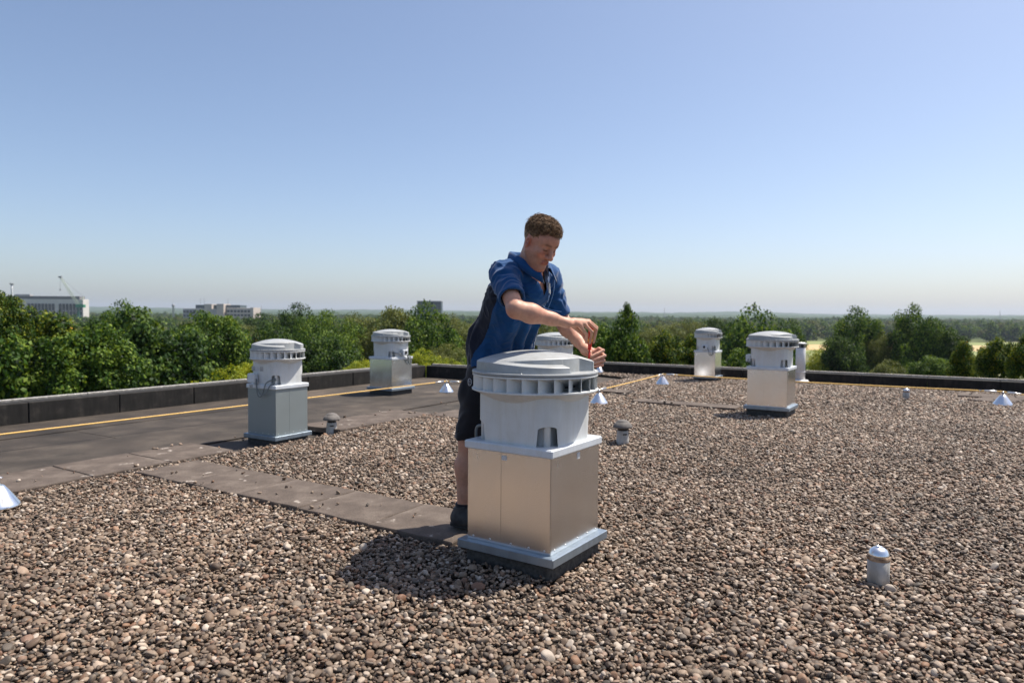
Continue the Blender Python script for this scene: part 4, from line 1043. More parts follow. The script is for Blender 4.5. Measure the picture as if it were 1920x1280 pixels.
# pale stitched patch on the right thigh pocket
pc = at(881, 714, 3.70); 
def on_surf(o, px, py, out=.003):
    d = ray(px, py); d = d / np.linalg.norm(d); co = np.empty(len(o.data.vertices) * 3, np.float32); o.data.vertices.foreach_get('co', co); co = co.reshape(-1, 3)
    q = co - CAM; t = q @ d; off = np.linalg.norm(q - np.outer(t, d), axis=1); k = off < .01
    if not k.any(): k = off < .03
    i = np.where(k)[0][np.argmin(t[k])]; return CAM + d * (t[i] - out)
c0 = on_surf(st, 880, 716, .006); mb = MB()
sx_, sz_ = np.array([1, 0, 0]), up3
pp = [c0 + sx_ * .012 * math.cos(a) * (1 if math.cos(a) > 0 else .6) + sz_ * .019 * math.sin(a) for a in np.linspace(0, 2 * math.pi, 18)]
mb.tube(pp, .0018, 5)
for zz in (-.010, -.002, .006): mb.tube([c0 - sx_ * .006 + sz_ * zz, c0 + sx_ * .008 + sz_ * (zz + .002)], .0014, 5)
mlink('patch', mb.mesh('patch'), M['sticker'], st)

def footwear(an, s):
    B = Field(an - np.array([.2, .2, .12]), an + np.array([.3, .25, .12]), .004); z0 = an[2]
    g = np.array([0, 0, .024 - z0])
    B.cone(an - foot * .030 + g + up3 * .045, an + foot * .06 + g + up3 * .045, .045, .045, .03)
    B.cone(an + foot * .05 + g + up3 * .040, an + foot * .205 + g + up3 * .030, .050, .036, .03)
    B.cone(an - foot * .005 + g + up3 * .05, an - foot * .005 + g + up3 * .115, .050, .048, .03)
    B.plane_cut(an + g + up3 * .012, -up3)
    B.plane_cut(an + g + up3 * .118, up3 - foot * .25)
    V, F = B.surf(); V = relax(V, F, 1); o = mlink('shoe', mesh_np('shoe', V, F, True), M['shoe'])
    mb = MB(); P = []; n = 28
    for zz in (.0, .016):
        for i in range(n):
            a = 2 * math.pi * i / n; c, q = math.cos(a), math.sin(a); sd = np.cross(up3, foot)
            P.append(an + g + foot * (.075 + .155 * c) + sd * (.048 * q * (1 - .15 * c)) + up3 * zz)
    mb.poly(P, [(i, (i + 1) % n, n + (i + 1) % n, n + i) for i in range(n)] + [tuple(range(n, 2 * n)), tuple(range(n - 1, -1, -1))])
    mlink('sole', mb.mesh('sole'), M['sole'], o)
    mb = MB(); sd = np.cross(up3, foot)
    for k in range(4):
        c = an + g + foot * (.035 + .028 * k) + up3 * (.112 - .012 * k)
        mb.tube([c - sd * .03 - up3 * .012, c, c + sd * .03 - up3 * .012], .003, 6)
    mlink('laces', mb.mesh('laces'), M['cable'], o)
    mb = MB(); mb.tube([an - up3 * .03, an + up3 * .02, an + up3 * .045], [.048, .046, .044], 20); mlink('sock', mb.mesh('sock'), M['shorts'])
footwear(anR, -1); footwear(anL, 1)

def hair():
    B = Field(hc - .17, hc + .19, .0032)
    B.ell(H(-.022, 0, .048), hax, (.104 * HS, .082 * HS, .092 * HS), 0); B.ell(H(.022, 0, .088), hax, (.062 * HS, .062 * HS, .046 * HS), .03)
    X = np.stack(np.meshgrid(*[B.lo[i] + B.h * np.arange(B.n[i]) for i in range(3)], indexing='ij'), -1) - hc
    f, l, u = X @ hf / HS, np.abs(X @ hl) / HS, X @ hu / HS
    g = np.interp(f, [-.14, -.05, -.036, -.030, .008, .012, .028, .036, .058, .075, .12], [-.062, -.056, -.02, .036, .034, -.010, -.012, .036, .072, .090, .104])
    g = g - .012 * np.clip((.035 - l) / .035, 0, 1) * (f > .05)
    B.D = np.maximum(B.D, ((g - u) * HS * .7).astype(np.float32))
    V, F = B.surf(); V = relax(V, F, 1); N = vnormals(V, F)
    rel = (V - hc) / HS; top = np.clip(((rel @ hu) - .03) / .05, .12, 1)
    q = np.stack([rel @ hf, rel @ hl, rel @ hu], 1)
    nn = vnoise(q * 55 + 7, 31); n2 = vnoise(q * 120, 33)
    d = top * (.011 * (np.abs(nn - .5) * 2) + .005 * (n2 - .4) - .003)
    V = V + N * d[:, None]; hr = mlink('hair', mesh_np('hair', V, F, True), M['hair'])
    # loose locks standing off the scalp
    r = np.random.default_rng(5); mb = MB(); k = np.where((rel @ hu) > .045)[0]
    for i in r.choice(k, 5200):
        p = V[i] - N[i] * .003; t = r.normal(size=3) * .6 + hf * .9; t -= N[i] * (t @ N[i]); t /= np.linalg.norm(t); L_ = r.uniform(.012, .030) * (.5 + .7 * min(1, max(0, (rel[i] @ hu - .045) / .05)))
        mb.tube([p, p + N[i] * L_ * .38 + t * L_ * .35, p + N[i] * L_ * .34 + t * L_ * .85], [.0008, .0007, .0002], 3)
    mlink('locks', mb.mesh('locks'), M['hair'], hr)
hair()

# the screwdriver he holds
M['red'] = mat('red_handle', (.62, .02, .015), .35); M['yellow'] = mat('yellow_inlay', (.85, .45, .03), .4); M['steel_bit'] = mat('bit', (.35, .33, .32), .35, 1)
ta = Vector(at(1102.6, 694, 3.585)); tb = Vector(at(1109, 606, 3.575)); ta.z = .936
sdv = empty('screwdriver', ta, 0, 'red insulated screwdriver held in both hands against the lid', 'screwdriver')
d = (tb - ta); q = d.to_track_quat('Z', 'Y').to_matrix(); Ln = d.length
def sp(name, prof, m, n=16): mb = MB(); mb.lathe(prof, n, M=q); return link(name, mb.mesh(name), m, sdv)
sp('tip', [(.0014, 0), (.003, .004), (.003, .012)], M['steel_bit']); sp('blade', [(.0045, .010), (.0048, .060), (.0042, .062), (.0042, Ln * .40)], M['red'])
sp('collar', [(.0065, Ln * .40), (.0105, Ln * .41), (.0105, Ln * .43), (.008, Ln * .44)], M['red'])
sp('handle', [(.0085, Ln * .44), (.0105, Ln * .50), (.0095, Ln * .60), (.0115, Ln * .72), (.0135, Ln * .9), (.010, Ln * 1.02), (0, Ln * 1.03)], M['red'])
sp('inlay', [(.0107, Ln * .59), (.0112, Ln * .60), (.0112, Ln * .645), (.0107, Ln * .65)], M['yellow'])
# ------------------------------------------------------------------ the land beyond
def land_mat():
    m = mat('land', rough=.95, spec=.1); N, L, b = nodes(m); geo = N.new('ShaderNodeNewGeometry')
    n = noise(N, L, .012, 5, vec=geo.outputs['Position']); n2 = noise(N, L, .25, 4, vec=geo.outputs['Position'])
    c = ramp(N, L, n.outputs['Fac'], [(.35, (.045, .075, .025)), (.5, (.10, .12, .045)), (.65, (.16, .15, .07))])
    L.new(mix(N, L, 1.0, c, ramp(N, L, n2.outputs['Fac'], [(.3, (.75, .75, .75)), (.7, (1.2, 1.2, 1.2))]), 'MULTIPLY'), b.inputs['Base Color']); return m
M['land'] = land_mat()
M['field_dry'] = vary('dry_field', [(.3, (.42, .30, .13)), (.7, (.54, .40, .20))], .05, .95, coord='Object')
M['field_green'] = vary('green_field', [(.3, (.16, .20, .06)), (.7, (.25, .26, .09))], .05, .95)
M['far_forest'] = vary('far_forest', [(.3, (.020, .045, .016)), (.5, (.035, .065, .022)), (.7, (.06, .09, .03))], .02, .95, (.05, 1, 8))
g = MB(); g.poly([(-9000, -300, G0), (9000, -300, G0), (9000, 9000, G0), (-9000, 9000, G0)], [(0, 1, 2, 3)])
tag(link('ground', g.mesh('ground'), M['land']), kind='structure')
def field(x0, x1, y0, y1, m, z):
    q = MB(); q.poly([(x0, y0, z), (x1, y0, z), (x1 + 30, y1, z), (x0 + 25, y1, z)], [(0, 1, 2, 3)]); return tag(link('field', q.mesh('field'), m), kind='structure')
field(110, 420, 245, 330, M['field_green'], G0 + .02); field(120, 430, 330, 400, M['field_dry'], G0 + .02); field(130, 480, 400, 455, M['field_green'], G0 + .02)
# distant wooded ridges
def ridge(name, y, h0, amp, seed, xw, depth=900):
    nx, ny = 220, 10; X = np.linspace(-xw, xw, nx); V = []
    for j in range(ny):
        t = j / (ny - 1)
        prof = h0 * (1 - (1 - min(t * 2, 1)) ** 2) if t < .5 else h0
        zz = prof * (1 + amp * (vnoise(np.stack([X / 600, np.full(nx, j * .3), np.full(nx, seed)], 1), seed) - .5) * 2) + (4 * vnoise(np.stack([X / 25, np.full(nx, j * 1.), np.full(nx, seed)], 1), seed + 1) + 3 * vnoise(np.stack([X / 9, np.full(nx, j * 1.), np.full(nx, seed)], 1), seed + 2)) * (t > 0)
        V.append(np.stack([X, np.full(nx, y + depth * t), G0 + zz], 1))
    V = np.concatenate(V); F = [(j * nx + i, j * nx + i + 1, (j + 1) * nx + i + 1, (j + 1) * nx + i) for j in range(ny - 1) for i in range(nx - 1)]
    return tag(link(name, mesh_np(name, V, np.array(F), False), M['far_forest']), kind='structure')
ridge('hills', 3200, 34, .35, 3, 4200); ridge('hills', 1900, 18, .3, 8, 2600, 500)

# ------------------------------------------------------------------ trees
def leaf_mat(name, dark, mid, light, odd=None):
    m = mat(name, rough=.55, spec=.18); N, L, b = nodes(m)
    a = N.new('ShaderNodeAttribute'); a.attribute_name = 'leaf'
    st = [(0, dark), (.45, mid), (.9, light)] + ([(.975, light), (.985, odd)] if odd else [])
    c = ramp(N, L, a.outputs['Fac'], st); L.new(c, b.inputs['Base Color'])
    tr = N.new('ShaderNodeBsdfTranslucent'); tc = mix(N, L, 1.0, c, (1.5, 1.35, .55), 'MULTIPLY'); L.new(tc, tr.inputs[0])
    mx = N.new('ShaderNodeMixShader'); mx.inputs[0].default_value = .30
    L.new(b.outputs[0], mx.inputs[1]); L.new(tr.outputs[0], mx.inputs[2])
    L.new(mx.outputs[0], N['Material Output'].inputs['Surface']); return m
LM = {'green': leaf_mat('leaf_green', (.007, .022, .004), (.046, .105, .012), (.190, .265, .032)),
      'dark': leaf_mat('leaf_dark', (.005, .016, .003), (.024, .062, .010), (.120, .185, .028)),
      'maple': leaf_mat('leaf_maple', (.006, .020, .003), (.044, .098, .010), (.250, .270, .024), (.50, .24, .02)),
      'lime': leaf_mat('leaf_lime', (.10, .155, .012), (.24, .29, .022), (.44, .43, .036)),
      'olive': leaf_mat('leaf_olive', (.045, .066, .018), (.105, .130, .034), (.21, .22, .066)),
      'brown': leaf_mat('leaf_brown', (.12, .075, .03), (.24, .155, .06), (.36, .245, .10))}
M['bark'] = vary('bark', [(.3, (.045, .034, .026)), (.7, (.11, .088, .068))], 12, .9, (30, 1, .02), sc=(3, 3, .5))
def crown(seed, nclump, per, leaf, squat=1.0, droop=.2, spire=0.0, core=1100):
    r = np.random.default_rng(seed); P = []; Nn = []; T = []; tone = []
    for c in range(nclump):
        d = r.normal(size=3); d /= np.linalg.norm(d)
        if d[2] < -.55: d[2] *= -.5; d /= np.linalg.norm(d)
        rr = r.uniform(.45, .93) * (1 + .16 * math.sin(5 * math.atan2(d[1], d[0]) + seed) * (1 - abs(d[2])))
        cc = d * rr; cc[2] *= squat
        if spire and d[2] > .2: cc[:2] *= (1 - spire * d[2]); cc[2] *= 1 + .25 * spire
        cr = r.uniform(.17, .32); n = int(per * (cr / .23) ** 2); tn = r.uniform(-.22, .22)
        q = r.normal(size=(n, 3)) + np.array(d) * .55 + np.array([0, 0, .35]); q /= np.linalg.norm(q, axis=1)[:, None]
        rad = cr * r.uniform(.55, 1.08, n)
        P.append(cc + q * rad[:, None] * np.array([1, 1, .8])); Nn.append(q * .9 + r.normal(size=(n, 3)) * .55 + np.array([0, 0, .35]))
        tone.append(np.clip(.45 + tn + r.normal(0, .25, n), 0, 1)); T.append(np.full(n, leaf))
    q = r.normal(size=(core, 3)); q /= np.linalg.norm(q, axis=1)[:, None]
    P.append(q * (r.uniform(.1, .72, core))[:, None] * np.array([1, 1, squat * .9])); Nn.append(q + r.normal(size=(core, 3)) * .7); tone.append(np.clip(r.normal(.25, .12, core), 0, 1)); T.append(np.full(core, leaf * 1.8))  # inner leaves toned darker, the crown's inside shade put into leaf colour
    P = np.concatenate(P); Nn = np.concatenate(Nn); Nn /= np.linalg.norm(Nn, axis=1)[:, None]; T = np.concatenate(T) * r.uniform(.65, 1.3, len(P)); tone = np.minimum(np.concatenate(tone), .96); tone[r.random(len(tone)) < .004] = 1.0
    k = len(P); a = r.normal(size=(k, 3)); a[:, 2] -= droop; a -= Nn * np.sum(a * Nn, 1)[:, None]; a /= np.linalg.norm(a, axis=1)[:, None]; b = np.cross(Nn, a)
    l = T[:, None]; fold = Nn * l * .12
    V = np.stack([P - a * l * .5, P + b * l * .36 - fold + a * l * .02, P + a * l * .55 - fold * .6, P - b * l * .36 - fold + a * l * .02], 1).reshape(-1, 3)
    i4 = np.arange(k) * 4; F = np.concatenate([np.stack([i4, i4 + 1, i4 + 2], 1), np.stack([i4, i4 + 2, i4 + 3], 1)])
    me = mesh_np('crown', V, F, False)
    at_ = me.attributes.new('leaf', 'FLOAT', 'POINT'); at_.data.foreach_set('value', np.repeat(tone, 4).astype(np.float32)); return me
def trunk_mesh(seed):
    r = np.random.default_rng(seed); mb = MB()
    mb.tube([(0, 0, -.02), (.01, 0, .25), (-.02, .02, .5), (.02, 0, .75), (0, .01, .98)], [.085, .06, .045, .028, .006], 9)
    for k in range(9):
        z = r.uniform(.42, .85); a = r.uniform(0, 6.28); L_ = (1.05 - z) * r.uniform(.9, 1.5)
        e = np.array([math.cos(a), math.sin(a), 0]); p0 = np.array([0, 0, z])
        mb.tube([p0, p0 + e * L_ * .4 + np.array([0, 0, .06]), p0 + e * L_ * .85 + np.array([0, 0, .17])], [.028, .018, .005], 6)
    return mb.mesh('trunk')
CR = {'near': [crown(1, 130, 120, .070), crown(2, 125, 120, .072, .9), crown(3, 120, 120, .070, 1.1, spire=.15)],
      'mid': [crown(11, 125, 120, .054), crown(12, 120, 125, .056, 1.0, .5), crown(13, 125, 120, .052, 1.1, spire=.12), crown(14, 120, 120, .055, .85)],
      'fine': [crown(21, 110, 150, .040, .9, 1.5), crown(22, 110, 150, .040, 1.0, .3)]}
TR = [trunk_mesh(i) for i in (1, 2, 3)]
def tree(px, top, hw, D, fam, v, m, label, sq=1.0, name='tree', group='trees around the building'):
    "tree whose top shows at photo pixel (px, top) at distance D, hw pixels half wide"
    hw = hw * (1.14 if hw > 30 and px < 1500 else 1.0); sq = 1 + (sq - 1) * .62
    R = hw * D / FPX; p = at(px, top, D); X, Z = p[0], p[2]
    rz = R * sq; r = random.uniform(0, 6.28)
    e = empty(name, (X, D, G0), r, label, 'shrub' if name == 'shrub' else 'tree', group)
    me = CR[fam][v]; zz = max(q[2] for q in me_bounds(me))
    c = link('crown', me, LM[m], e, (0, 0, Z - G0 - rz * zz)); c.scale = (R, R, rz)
    t = link('trunk', TR[v % 3], M['bark'], e); H_ = Z - G0 - rz * zz * .9; t.scale = (R * .8, R * .8, max(2, H_))
    return e
_bb = {}
def me_bounds(me):
    if me.name not in _bb:
        co = np.empty(len(me.vertices) * 3, np.float32); me.vertices.foreach_get('co', co); co = co.reshape(-1, 3); _bb[me.name] = [tuple(co.min(0)), tuple(np.percentile(co, 99.8, axis=0))]
    return _bb[me.name]
T = tree
# left of the picture, from the near edge to the corner
T(-4, 546, 50, 15.0, 'near', 0, 'maple', 'large near maple with yellowing leaves at the left picture edge', 1.35)
T(90, 588, 74, 17.0, 'near', 1, 'maple', 'near maple in front of the long white building', 1.5)
T(-70, 585, 110, 14.0, 'near', 2, 'green', 'leafy tree partly cut off by the left picture edge', 1.6)
T(222, 567, 66, 46.0, 'mid', 0, 'green', 'round crowned green tree between the crane and the slim white tower', 1.5)
T(290, 583, 92, 21.0, 'near', 2, 'dark', 'dark leafy tree just beyond the left parapet', 1.6)
T(170, 612, 75, 15.0, 'near', 0, 'green', 'low leafy tree top close behind the left parapet', 1.3)
T(388, 586, 66, 33.0, 'mid', 3, 'green', 'bushy green tree in front of the pale office building', 1.7)
T(455, 622, 42, 75.0, 'fine', 1, 'brown', 'small dry brown tree left of the grey painted fan', .9)
T(432, 640, 40, 52.0, 'fine', 1, 'olive', 'dull olive tree beside the dry brown one', 1.3)
T(485, 588, 44, 130.0, 'mid', 2, 'dark', 'dark distant tree right of the pale office building', 1.0)
T(448, 606, 50, 105.0, 'fine', 0, 'olive', 'pale silvery tree below the pale office building', 1.0)
T(552, 571, 46, 60.0, 'mid', 2, 'dark', 'tall dark tree above the grey painted fan', 2.2)
T(500, 612, 52, 44.0, 'mid', 1, 'dark', 'dark tree directly behind the grey painted fan', 1.8)
T(615, 583, 62, 52.0, 'fine', 1, 'green', 'broad green tree left of the galvanised fan', 1.6)
T(672, 590, 60, 58.0, 'fine', 0, 'olive', 'greyish willow like tree behind the galvanised fan', 1.5)
T(742, 578, 52, 55.0, 'mid', 1, 'olive', 'yellow green tree directly above the galvanised fan', 1.8)
T(800, 570, 62, 50.0, 'mid', 0, 'green', 'bright green tree below the dark glass block', 1.9)
T(852, 588, 44, 62.0, 'fine', 1, 'olive', 'soft olive tree touching the back of the man', 1.6)
T(610, 632, 60, 36.0, 'mid', 3, 'dark', 'shaded dark tree low between the two left fans', 1.6)
T(835, 645, 36, 30.0, 'fine', 1, 'olive', 'brownish shrub like tree right of the galvanised fan', 1.2)
for (px, top, hw, D, v, lab) in ((425, 690, 66, 17.5, 0, 'lime green sapling tops over the left parapet by the grey fan'), (478, 678, 40, 18.5, 1, 'lime green sapling just left of the grey painted fan'),
        (612, 705, 26, 17.5, 2, 'small yellow green sapling tip right of the grey fan'), (672, 676, 34, 19.5, 1, 'lime sapling left of the galvanised fan'), (795, 655, 36, 20.0, 0, 'bright lime sapling right of the galvanised fan'), (845, 672, 30, 22.0, 2, 'low lime sapling at the roof corner')):
    T(px, top, hw, D, 'mid', v, 'lime', lab, 1.3, 'tree', 'lime green saplings beyond the parapet')
# behind and right of the man
T(1160, 585, 54, 17.5, 'near', 2, 'green', 'leafy young tree right of the working hands', 2.0)
T(1176, 566, 9, 17.3, 'mid', 2, 'green', 'thin upright leader shoot above the young tree by the hands', 2.4)
T(1090, 612, 60, 30.0, 'mid', 1, 'green', 'green tree behind the arms of the man', 1.5)
T(1030, 600, 50, 60.0, 'mid', 0, 'olive', 'olive tree behind the chest of the man', 1.5)
T(1245, 622, 36, 18.5, 'near', 0, 'maple', 'leafy maple with a few red leaves left of the farthest fan', 1.9)
T(1300, 628, 34, 19.0, 'near', 1, 'maple', 'maple behind the farthest fan', 1.9)
T(1372, 655, 40, 21.0, 'near', 2, 'green', 'leafy green tree between the two right fans', 1.6)
T(1215, 608, 44, 75.0, 'fine', 1, 'olive', 'pale olive tree beyond the leafy maples', 1.2)
T(1290, 600, 44, 85.0, 'fine', 0, 'olive', 'dusty olive tree above the farthest fan', 1.2)
T(1345, 597, 34, 95.0, 'mid', 1, 'dark', 'dark tree top left of the tall broad tree', 1.2)
T(1418, 580, 76, 58.0, 'mid', 0, 'green', 'tall broad green tree behind the right stainless fan', 2.1)
T(1470, 600, 42, 60.0, 'mid', 2, 'green', 'narrower tree leaning against the tall broad tree', 2.2)
T(1548, 652, 46, 62.0, 'fine', 0, 'lime', 'yellow green weeping willow right of the flue pipe', 1.25)
T(1608, 577, 50, 66.0, 'mid', 2, 'green', 'tall tree left of the pair standing on the right', 2.2)
T(1580, 632, 40, 60.0, 'mid', 1, 'dark', 'dark bushy tree under the left tall tree', 1.8)
T(1652, 622, 36, 64.0, 'fine', 1, 'olive', 'olive grey tree between the two tall right trees', 1.8)
T(1722, 573, 52, 62.0, 'mid', 0, 'green', 'tall tree right of the pair standing on the right', 2.2)
T(1780, 616, 40, 60.0, 'mid', 1, 'dark', 'dark green tree at the right foot of the tall pair', 1.7)
T(1745, 668, 40, 34.0, 'mid', 3, 'green', 'low bright green tree above the back right parapet', 1.3)
T(1672, 676, 40, 36.0, 'mid', 0, 'olive', 'low yellowish tree behind the small domed pipe', 1.2)
T(1805, 640, 24, 17.5, 'near', 2, 'maple', 'slim young maple with yellow shoots on the right', 2.4)
T(1872, 635, 40, 16.0, 'near', 0, 'maple', 'near maple with yellow leaves at the right edge', 1.5)
T(1935, 628, 40, 15.0, 'near', 1, 'maple', 'near maple cut off by the right picture edge', 1.7)
# the woods that run on to the horizon, as one mass each
low_crowns = []
for i in range(4):
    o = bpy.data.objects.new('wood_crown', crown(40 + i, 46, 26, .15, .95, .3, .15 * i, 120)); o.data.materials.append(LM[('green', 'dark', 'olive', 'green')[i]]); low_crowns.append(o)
def wood(name, label, n, y0, y1, seed, hmin, hmax, ok=None, side=.85):
    r = np.random.default_rng(seed); Y = np.sqrt(r.uniform(y0 ** 2, y1 ** 2, n)); X = r.uniform(-side, side, n) * Y
    k = np.ones(n, bool) if ok is None else ok(X, Y); X, Y = X[k], Y[k]; n = len(X)
    R = r.uniform(4, 6.5, n) * (1 + Y / 2500); Hh = r.uniform(hmin, hmax, n)
    return instancer(name, np.stack([X, Y, G0 + Hh - R * .95], 1), np.stack([np.zeros(n), np.zeros(n), r.uniform(0, 6.28, n)], 1), np.stack([R, R, R * r.uniform(.95, 1.3, n)], 1), r.integers(0, 4, n), low_crowns, label, collname=name + '_' + str(seed))
def offfield(X, Y): return ~((X > .30 * Y) & (Y > 200) & (Y < 462)) & ~((X > .37 * Y) & (Y <= 200))
wood('woodland', 'green woodland spreading beyond the trees near the roof', 900, 85, 300, 51, 7, 10.5, offfield)
wood('far_woodland', 'far dark green forest under the horizon', 2600, 300, 1000, 52, 8.5, 12.5, offfield)
wood('farthest_woodland', 'blue green forest band on the horizon', 3600, 1000, 2100, 53, 10, 15, None)
# ------------------------------------------------------------------ far buildings, crane and masts
M['pale_wall'] = vary('pale_concrete', [(.3, (.56, .53, .49)), (.7, (.65, .62, .575))], .3, .85)
M['grey_wall'] = vary('grey_concrete', [(.3, (.33, .325, .32)), (.7, (.41, .40, .39))], .3, .85)
M['beige_wall'] = vary('beige_concrete', [(.3, (.46, .40, .35)), (.7, (.54, .48, .42))], .3, .85)
M['pane'] = mat('far_window', (.05, .06, .07), .2)
M['roof_grey'] = mat('far_roof', (.16, .16, .16), .8)
M['teal_clad'] = mat('dark_cladding', (.05, .075, .085), .5)
M['crane_paint'] = mat('crane_paint', (.42, .48, .38), .6); M['crane_green'] = mat('crane_green', (.03, .22, .12), .5); M['mast'] = mat('mast_steel', (.30, .31, .33), .6)
M['tower_white'] = mat('tower_white', (.72, .72, .70), .7)
def span(px0, px1, D): return at(px0, HZ, D)[0], at(px1, HZ, D)[0]
def zat(px, py, D): return at(px, py, D)[2]
def part(name, c, h, m, parent):
    q = MB(); q.bbox(c, h, min(h) * .02); return link(name, q.mesh(name), m, parent)
# long white block, far left
D = 560; x0, x1 = span(-40, 156, D); zt = zat(100, 557, D) ; Lx = x1 - x0
r = empty('office_block', ((x0 + x1) / 2, D, G0), 0, 'long white block with vertical window strips beneath the crane', 'building'); Hh = zt - G0
part('wall', (0, 4, Hh / 2 - .8), (Lx / 2, 4, Hh / 2 - .8), M['pale_wall'], r); part('roof', (-1, 4, Hh - .5), (Lx / 2 - 2, 3.5, 1.3), M['roof_grey'], r)
nb = 30
for i in range(nb):
    x = -Lx / 2 + Lx * (i + .5) / nb
    if i % 9 == 4: continue
    wn_ = part('window', (x, -.35, Hh / 2 - 2.0), (Lx / nb * .30, .3, Hh / 2 - 3.2), M['pane'], r)
    for f in range(4): part('spandrel', (x, -.72, 5 + f * (Hh - 12) / 4), (Lx / nb * .29, .08, .35), M['grey_wall'], r)
part('roof_plant', (-8, 4, Hh + 1.3), (6, 2, .9), M['grey_wall'], r)
# stepped office building
D = 640; x0, x1 = span(343, 475, D); cx = (x0 + x1) / 2; u = (x1 - x0) / 132
r = empty('office_building', (cx, D, G0), 0, 'stepped beige and grey office building left of centre on the horizon', 'building')
def blk(nm, pa, pb, top, m, y=0, dep=12):
    a = (pa - 409) * u; b = (pb - 409) * u; z = zat(409, top, D) - G0; return part(nm, ((a + b) / 2, dep + y, z / 2), ((b - a) / 2, dep, z / 2), m, r), a, b, z
for args in (('wing', 343, 386, 578.5, M['grey_wall']), ('wing', 425, 470, 577, M['beige_wall'])):
    o, a, b, z = blk(*args); n = 7
    for f in range(3):
        for i in range(n): part('window', (a + (b - a) * (i + .5) / n, -.12, z - 3 - f * 3.6), ((b - a) / n * .36, .1, .9), M['pane'], r)
blk('upper_storey', 364, 448, 571.5, M['teal_clad'], 3, 8); blk('core', 384, 398, 570, M['beige_wall'], -1, 8); blk('stair_tower', 408, 421, 569.5, M['beige_wall'], -2, 8); blk('end_wall', 470, 475.5, 576, M['beige_wall'], -.5, 9); blk('link_block', 396, 410, 579, M['grey_wall'], -1.2, 8)
for px in (369, 376, 421): part('antenna', ((px - 409) * u, 8, zat(409, 565, D) - G0), (.12, .12, 3), M['mast'], r)
# dark glass block
D = 700; x0, x1 = span(782, 827, D); zt = zat(805, 565, D) - G0
r = empty('glass_block', ((x0 + x1) / 2, D, G0), 0, 'dark glass block rising above the trees left of the man', 'building'); hw_ = (x1 - x0) / 2
part('wall', (0, 8, zt / 2), (hw_, 8, zt / 2), M['teal_clad'], r); part('roof_edge', (0, 8, zt + .2), (hw_ + .2, 8.2, .35), M['grey_wall'], r)
for i in range(6):
    for f in range(3): part('window', (-hw_ + 2 * hw_ * (i + .5) / 6, -.12, zt - 2.2 - f * 3), (hw_ / 6 * .8, .1, 1.1), M['pane'], r)
# slim white tower
def lathe_thing(name, px, D, prof, m, label, cat):
    x = at(px, HZ, D)[0]; r = empty(name, (x, D, G0), 0, label, cat); q = MB(); q.lathe(prof, 20); link('shaft', q.mesh('shaft'), m, r); return r
D = 620; zt = zat(325, 575, D) - G0
r = lathe_thing('tower', 325, D, [(1.1, 0), (.8, zt), (1.1, zt + .2)], M['tower_white'], 'slim white tower with a dark head on the left horizon', 'tower'); q = MB(); q.lathe([(1.0, zt), (1.2, zt + 1), (1.2, zt + 2), (.3, zt + 2.4), (.1, zt + 4), (.1, zt + 6)], 16); link('head', q.mesh('head'), M['mast'], r)
D = 760; zt = zat(23, 531, D) - G0
r = lathe_thing('control_tower', 23, D, [(1.5, 0), (.9, zt - 6), (.9, zt - 2)], M['tower_white'], 'tall thin tower with a flared top behind the left maple', 'tower'); q = MB(); q.lathe([(.9, zt - 2), (2.2, zt - .6), (2.4, zt), (.6, zt + .1), (0, zt + .1)], 16); link('head', q.mesh('head'), M['mast'], r)
# luffing crane
D = 520; base = at(147, 572, D); tipc = at(113, 519, D); cxr = base[0]
r = empty('crane', (cxr, D, G0), 0, 'green luffing crane reaching over the long white block', 'crane'); o3 = np.array([cxr, D, G0])
def strut(name, a, b, rad, m): q = MB(); q.tube([Vector(a - o3), Vector(b - o3)], rad, 6); return link(name, q.mesh(name), m, r)
def lattice(name, a, b, w_, m, n):
    q = MB(); d = b - a; s = np.cross(d, np.array([0, 1, 0])); s /= np.linalg.norm(s); y = np.array([0, 1.0, 0]); C_ = []
    for sx, sy in ((-1, -1), (1, -1), (1, 1), (-1, 1)): C_.append([(a + d * i / n + (s * sx + y * sy) * w_ * (1 - .55 * i / n) - o3) for i in range(n + 1)])
    for c in C_: q.tube([Vector(p) for p in (c[0], c[-1])], .10, 5)
    for k in range(4):
        for i in range(n): q.tube([Vector(C_[k][i]), Vector(C_[(k + 1) % 4][i + 1])], .06, 4)
    return link(name, q.mesh(name), m, r)
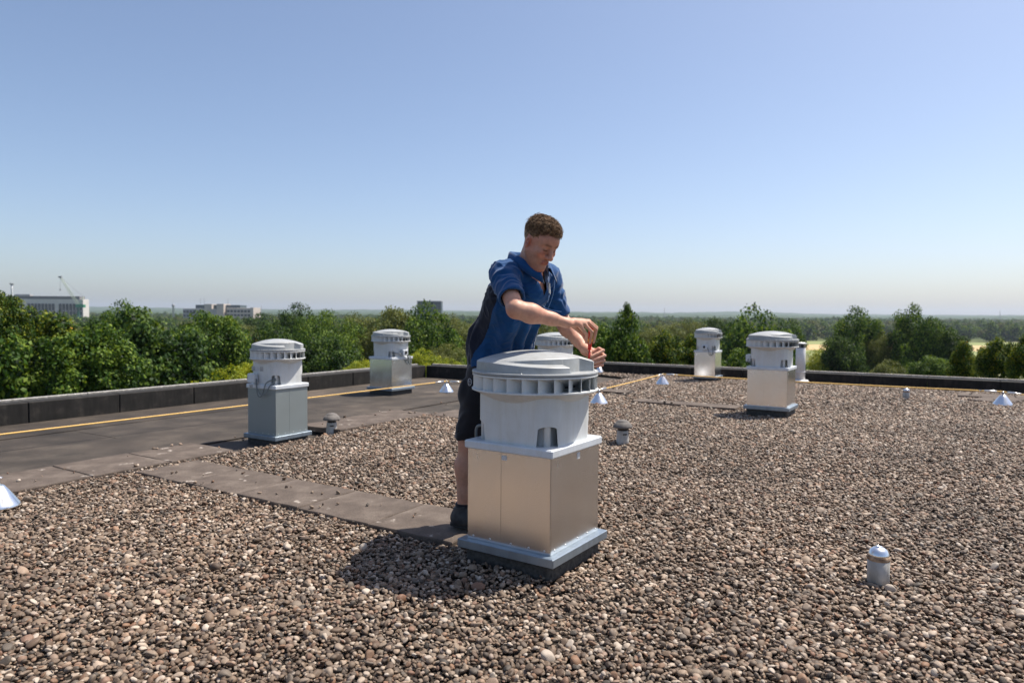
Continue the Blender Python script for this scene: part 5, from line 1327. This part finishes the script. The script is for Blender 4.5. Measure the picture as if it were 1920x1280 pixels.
lattice('boom', base, tipc, .9, M['crane_paint'], 14); lattice('mast', np.array([cxr, D, G0]), base + np.array([0, 0, -1.]), 1.0, M['crane_green'], 14)
back = at(157, 557, D); cw = at(152, 568, D)
strut('a_frame', base, back, .35, M['crane_paint']); strut('pendant', back, tipc, .10, M['mast'])
q = MB(); q.bbox(Vector(base - o3) + Vector((1.6, 0, -.6)), (3.0, 1.4, 1.1), .1); link('slewing_deck', q.mesh('slewing_deck'), M['crane_green'], r)
q = MB(); q.bbox(Vector(tipc - o3), (1.2, .6, .6), .1); link('boom_head', q.mesh('boom_head'), M['mast'], r)
hk = at(113, 543, D); strut('hoist_rope', tipc, hk, .08, M['mast']); q = MB(); q.bbox(Vector(hk - o3), (.4, .4, .7), .1); link('hook', q.mesh('hook'), M['mast'], r)
# far masts
for px, top, D, lab in ((490, 572, 1500, 'thin lattice mast on the horizon right of the office building'), (1246, 577, 1700, 'thin lattice mast on the horizon right of the man'), (1875, 582, 1700, 'faint mast on the horizon at the far right')):
    p = at(px, top, D); r = empty('radio_mast', (p[0], D, G0), 0, lab, 'mast', 'masts on the horizon'); H_ = p[2] - G0; q = MB()
    for sx, sy in ((-1, -1), (1, -1), (0, 1)): q.tube([(sx * 1.6, sy * 1.6, 0), (sx * .3, sy * .3, H_)], .28, 5)
    for i in range(8): q.tube([(-1.6 + .16 * i, -1.6 + .16 * i, H_ * i / 8), (1.6 - .16 * i, -1.6 + .16 * i, H_ * (i + 1) / 8)], .2, 4)
    link('lattice', q.mesh('lattice'), M['mast'], r)

# ------------------------------------------------------------------ the air
hz = MB(); hz.box((0, 3900, 45), (5600, 4300, 62)); hm = bpy.data.materials.new('haze'); hm.use_nodes = True
N, L = hm.node_tree.nodes, hm.node_tree.links; N.remove(N['Principled BSDF'])
pv = N.new('ShaderNodeVolumePrincipled'); pv.inputs['Color'].default_value = (.74, .85, 1, 1); pv.inputs['Density'].default_value = .00012; pv.inputs['Anisotropy'].default_value = .2
L.new(pv.outputs[0], N['Material Output'].inputs['Volume'])
ho = link('haze', hz.mesh('haze'), hm); tag(ho, kind='stuff')
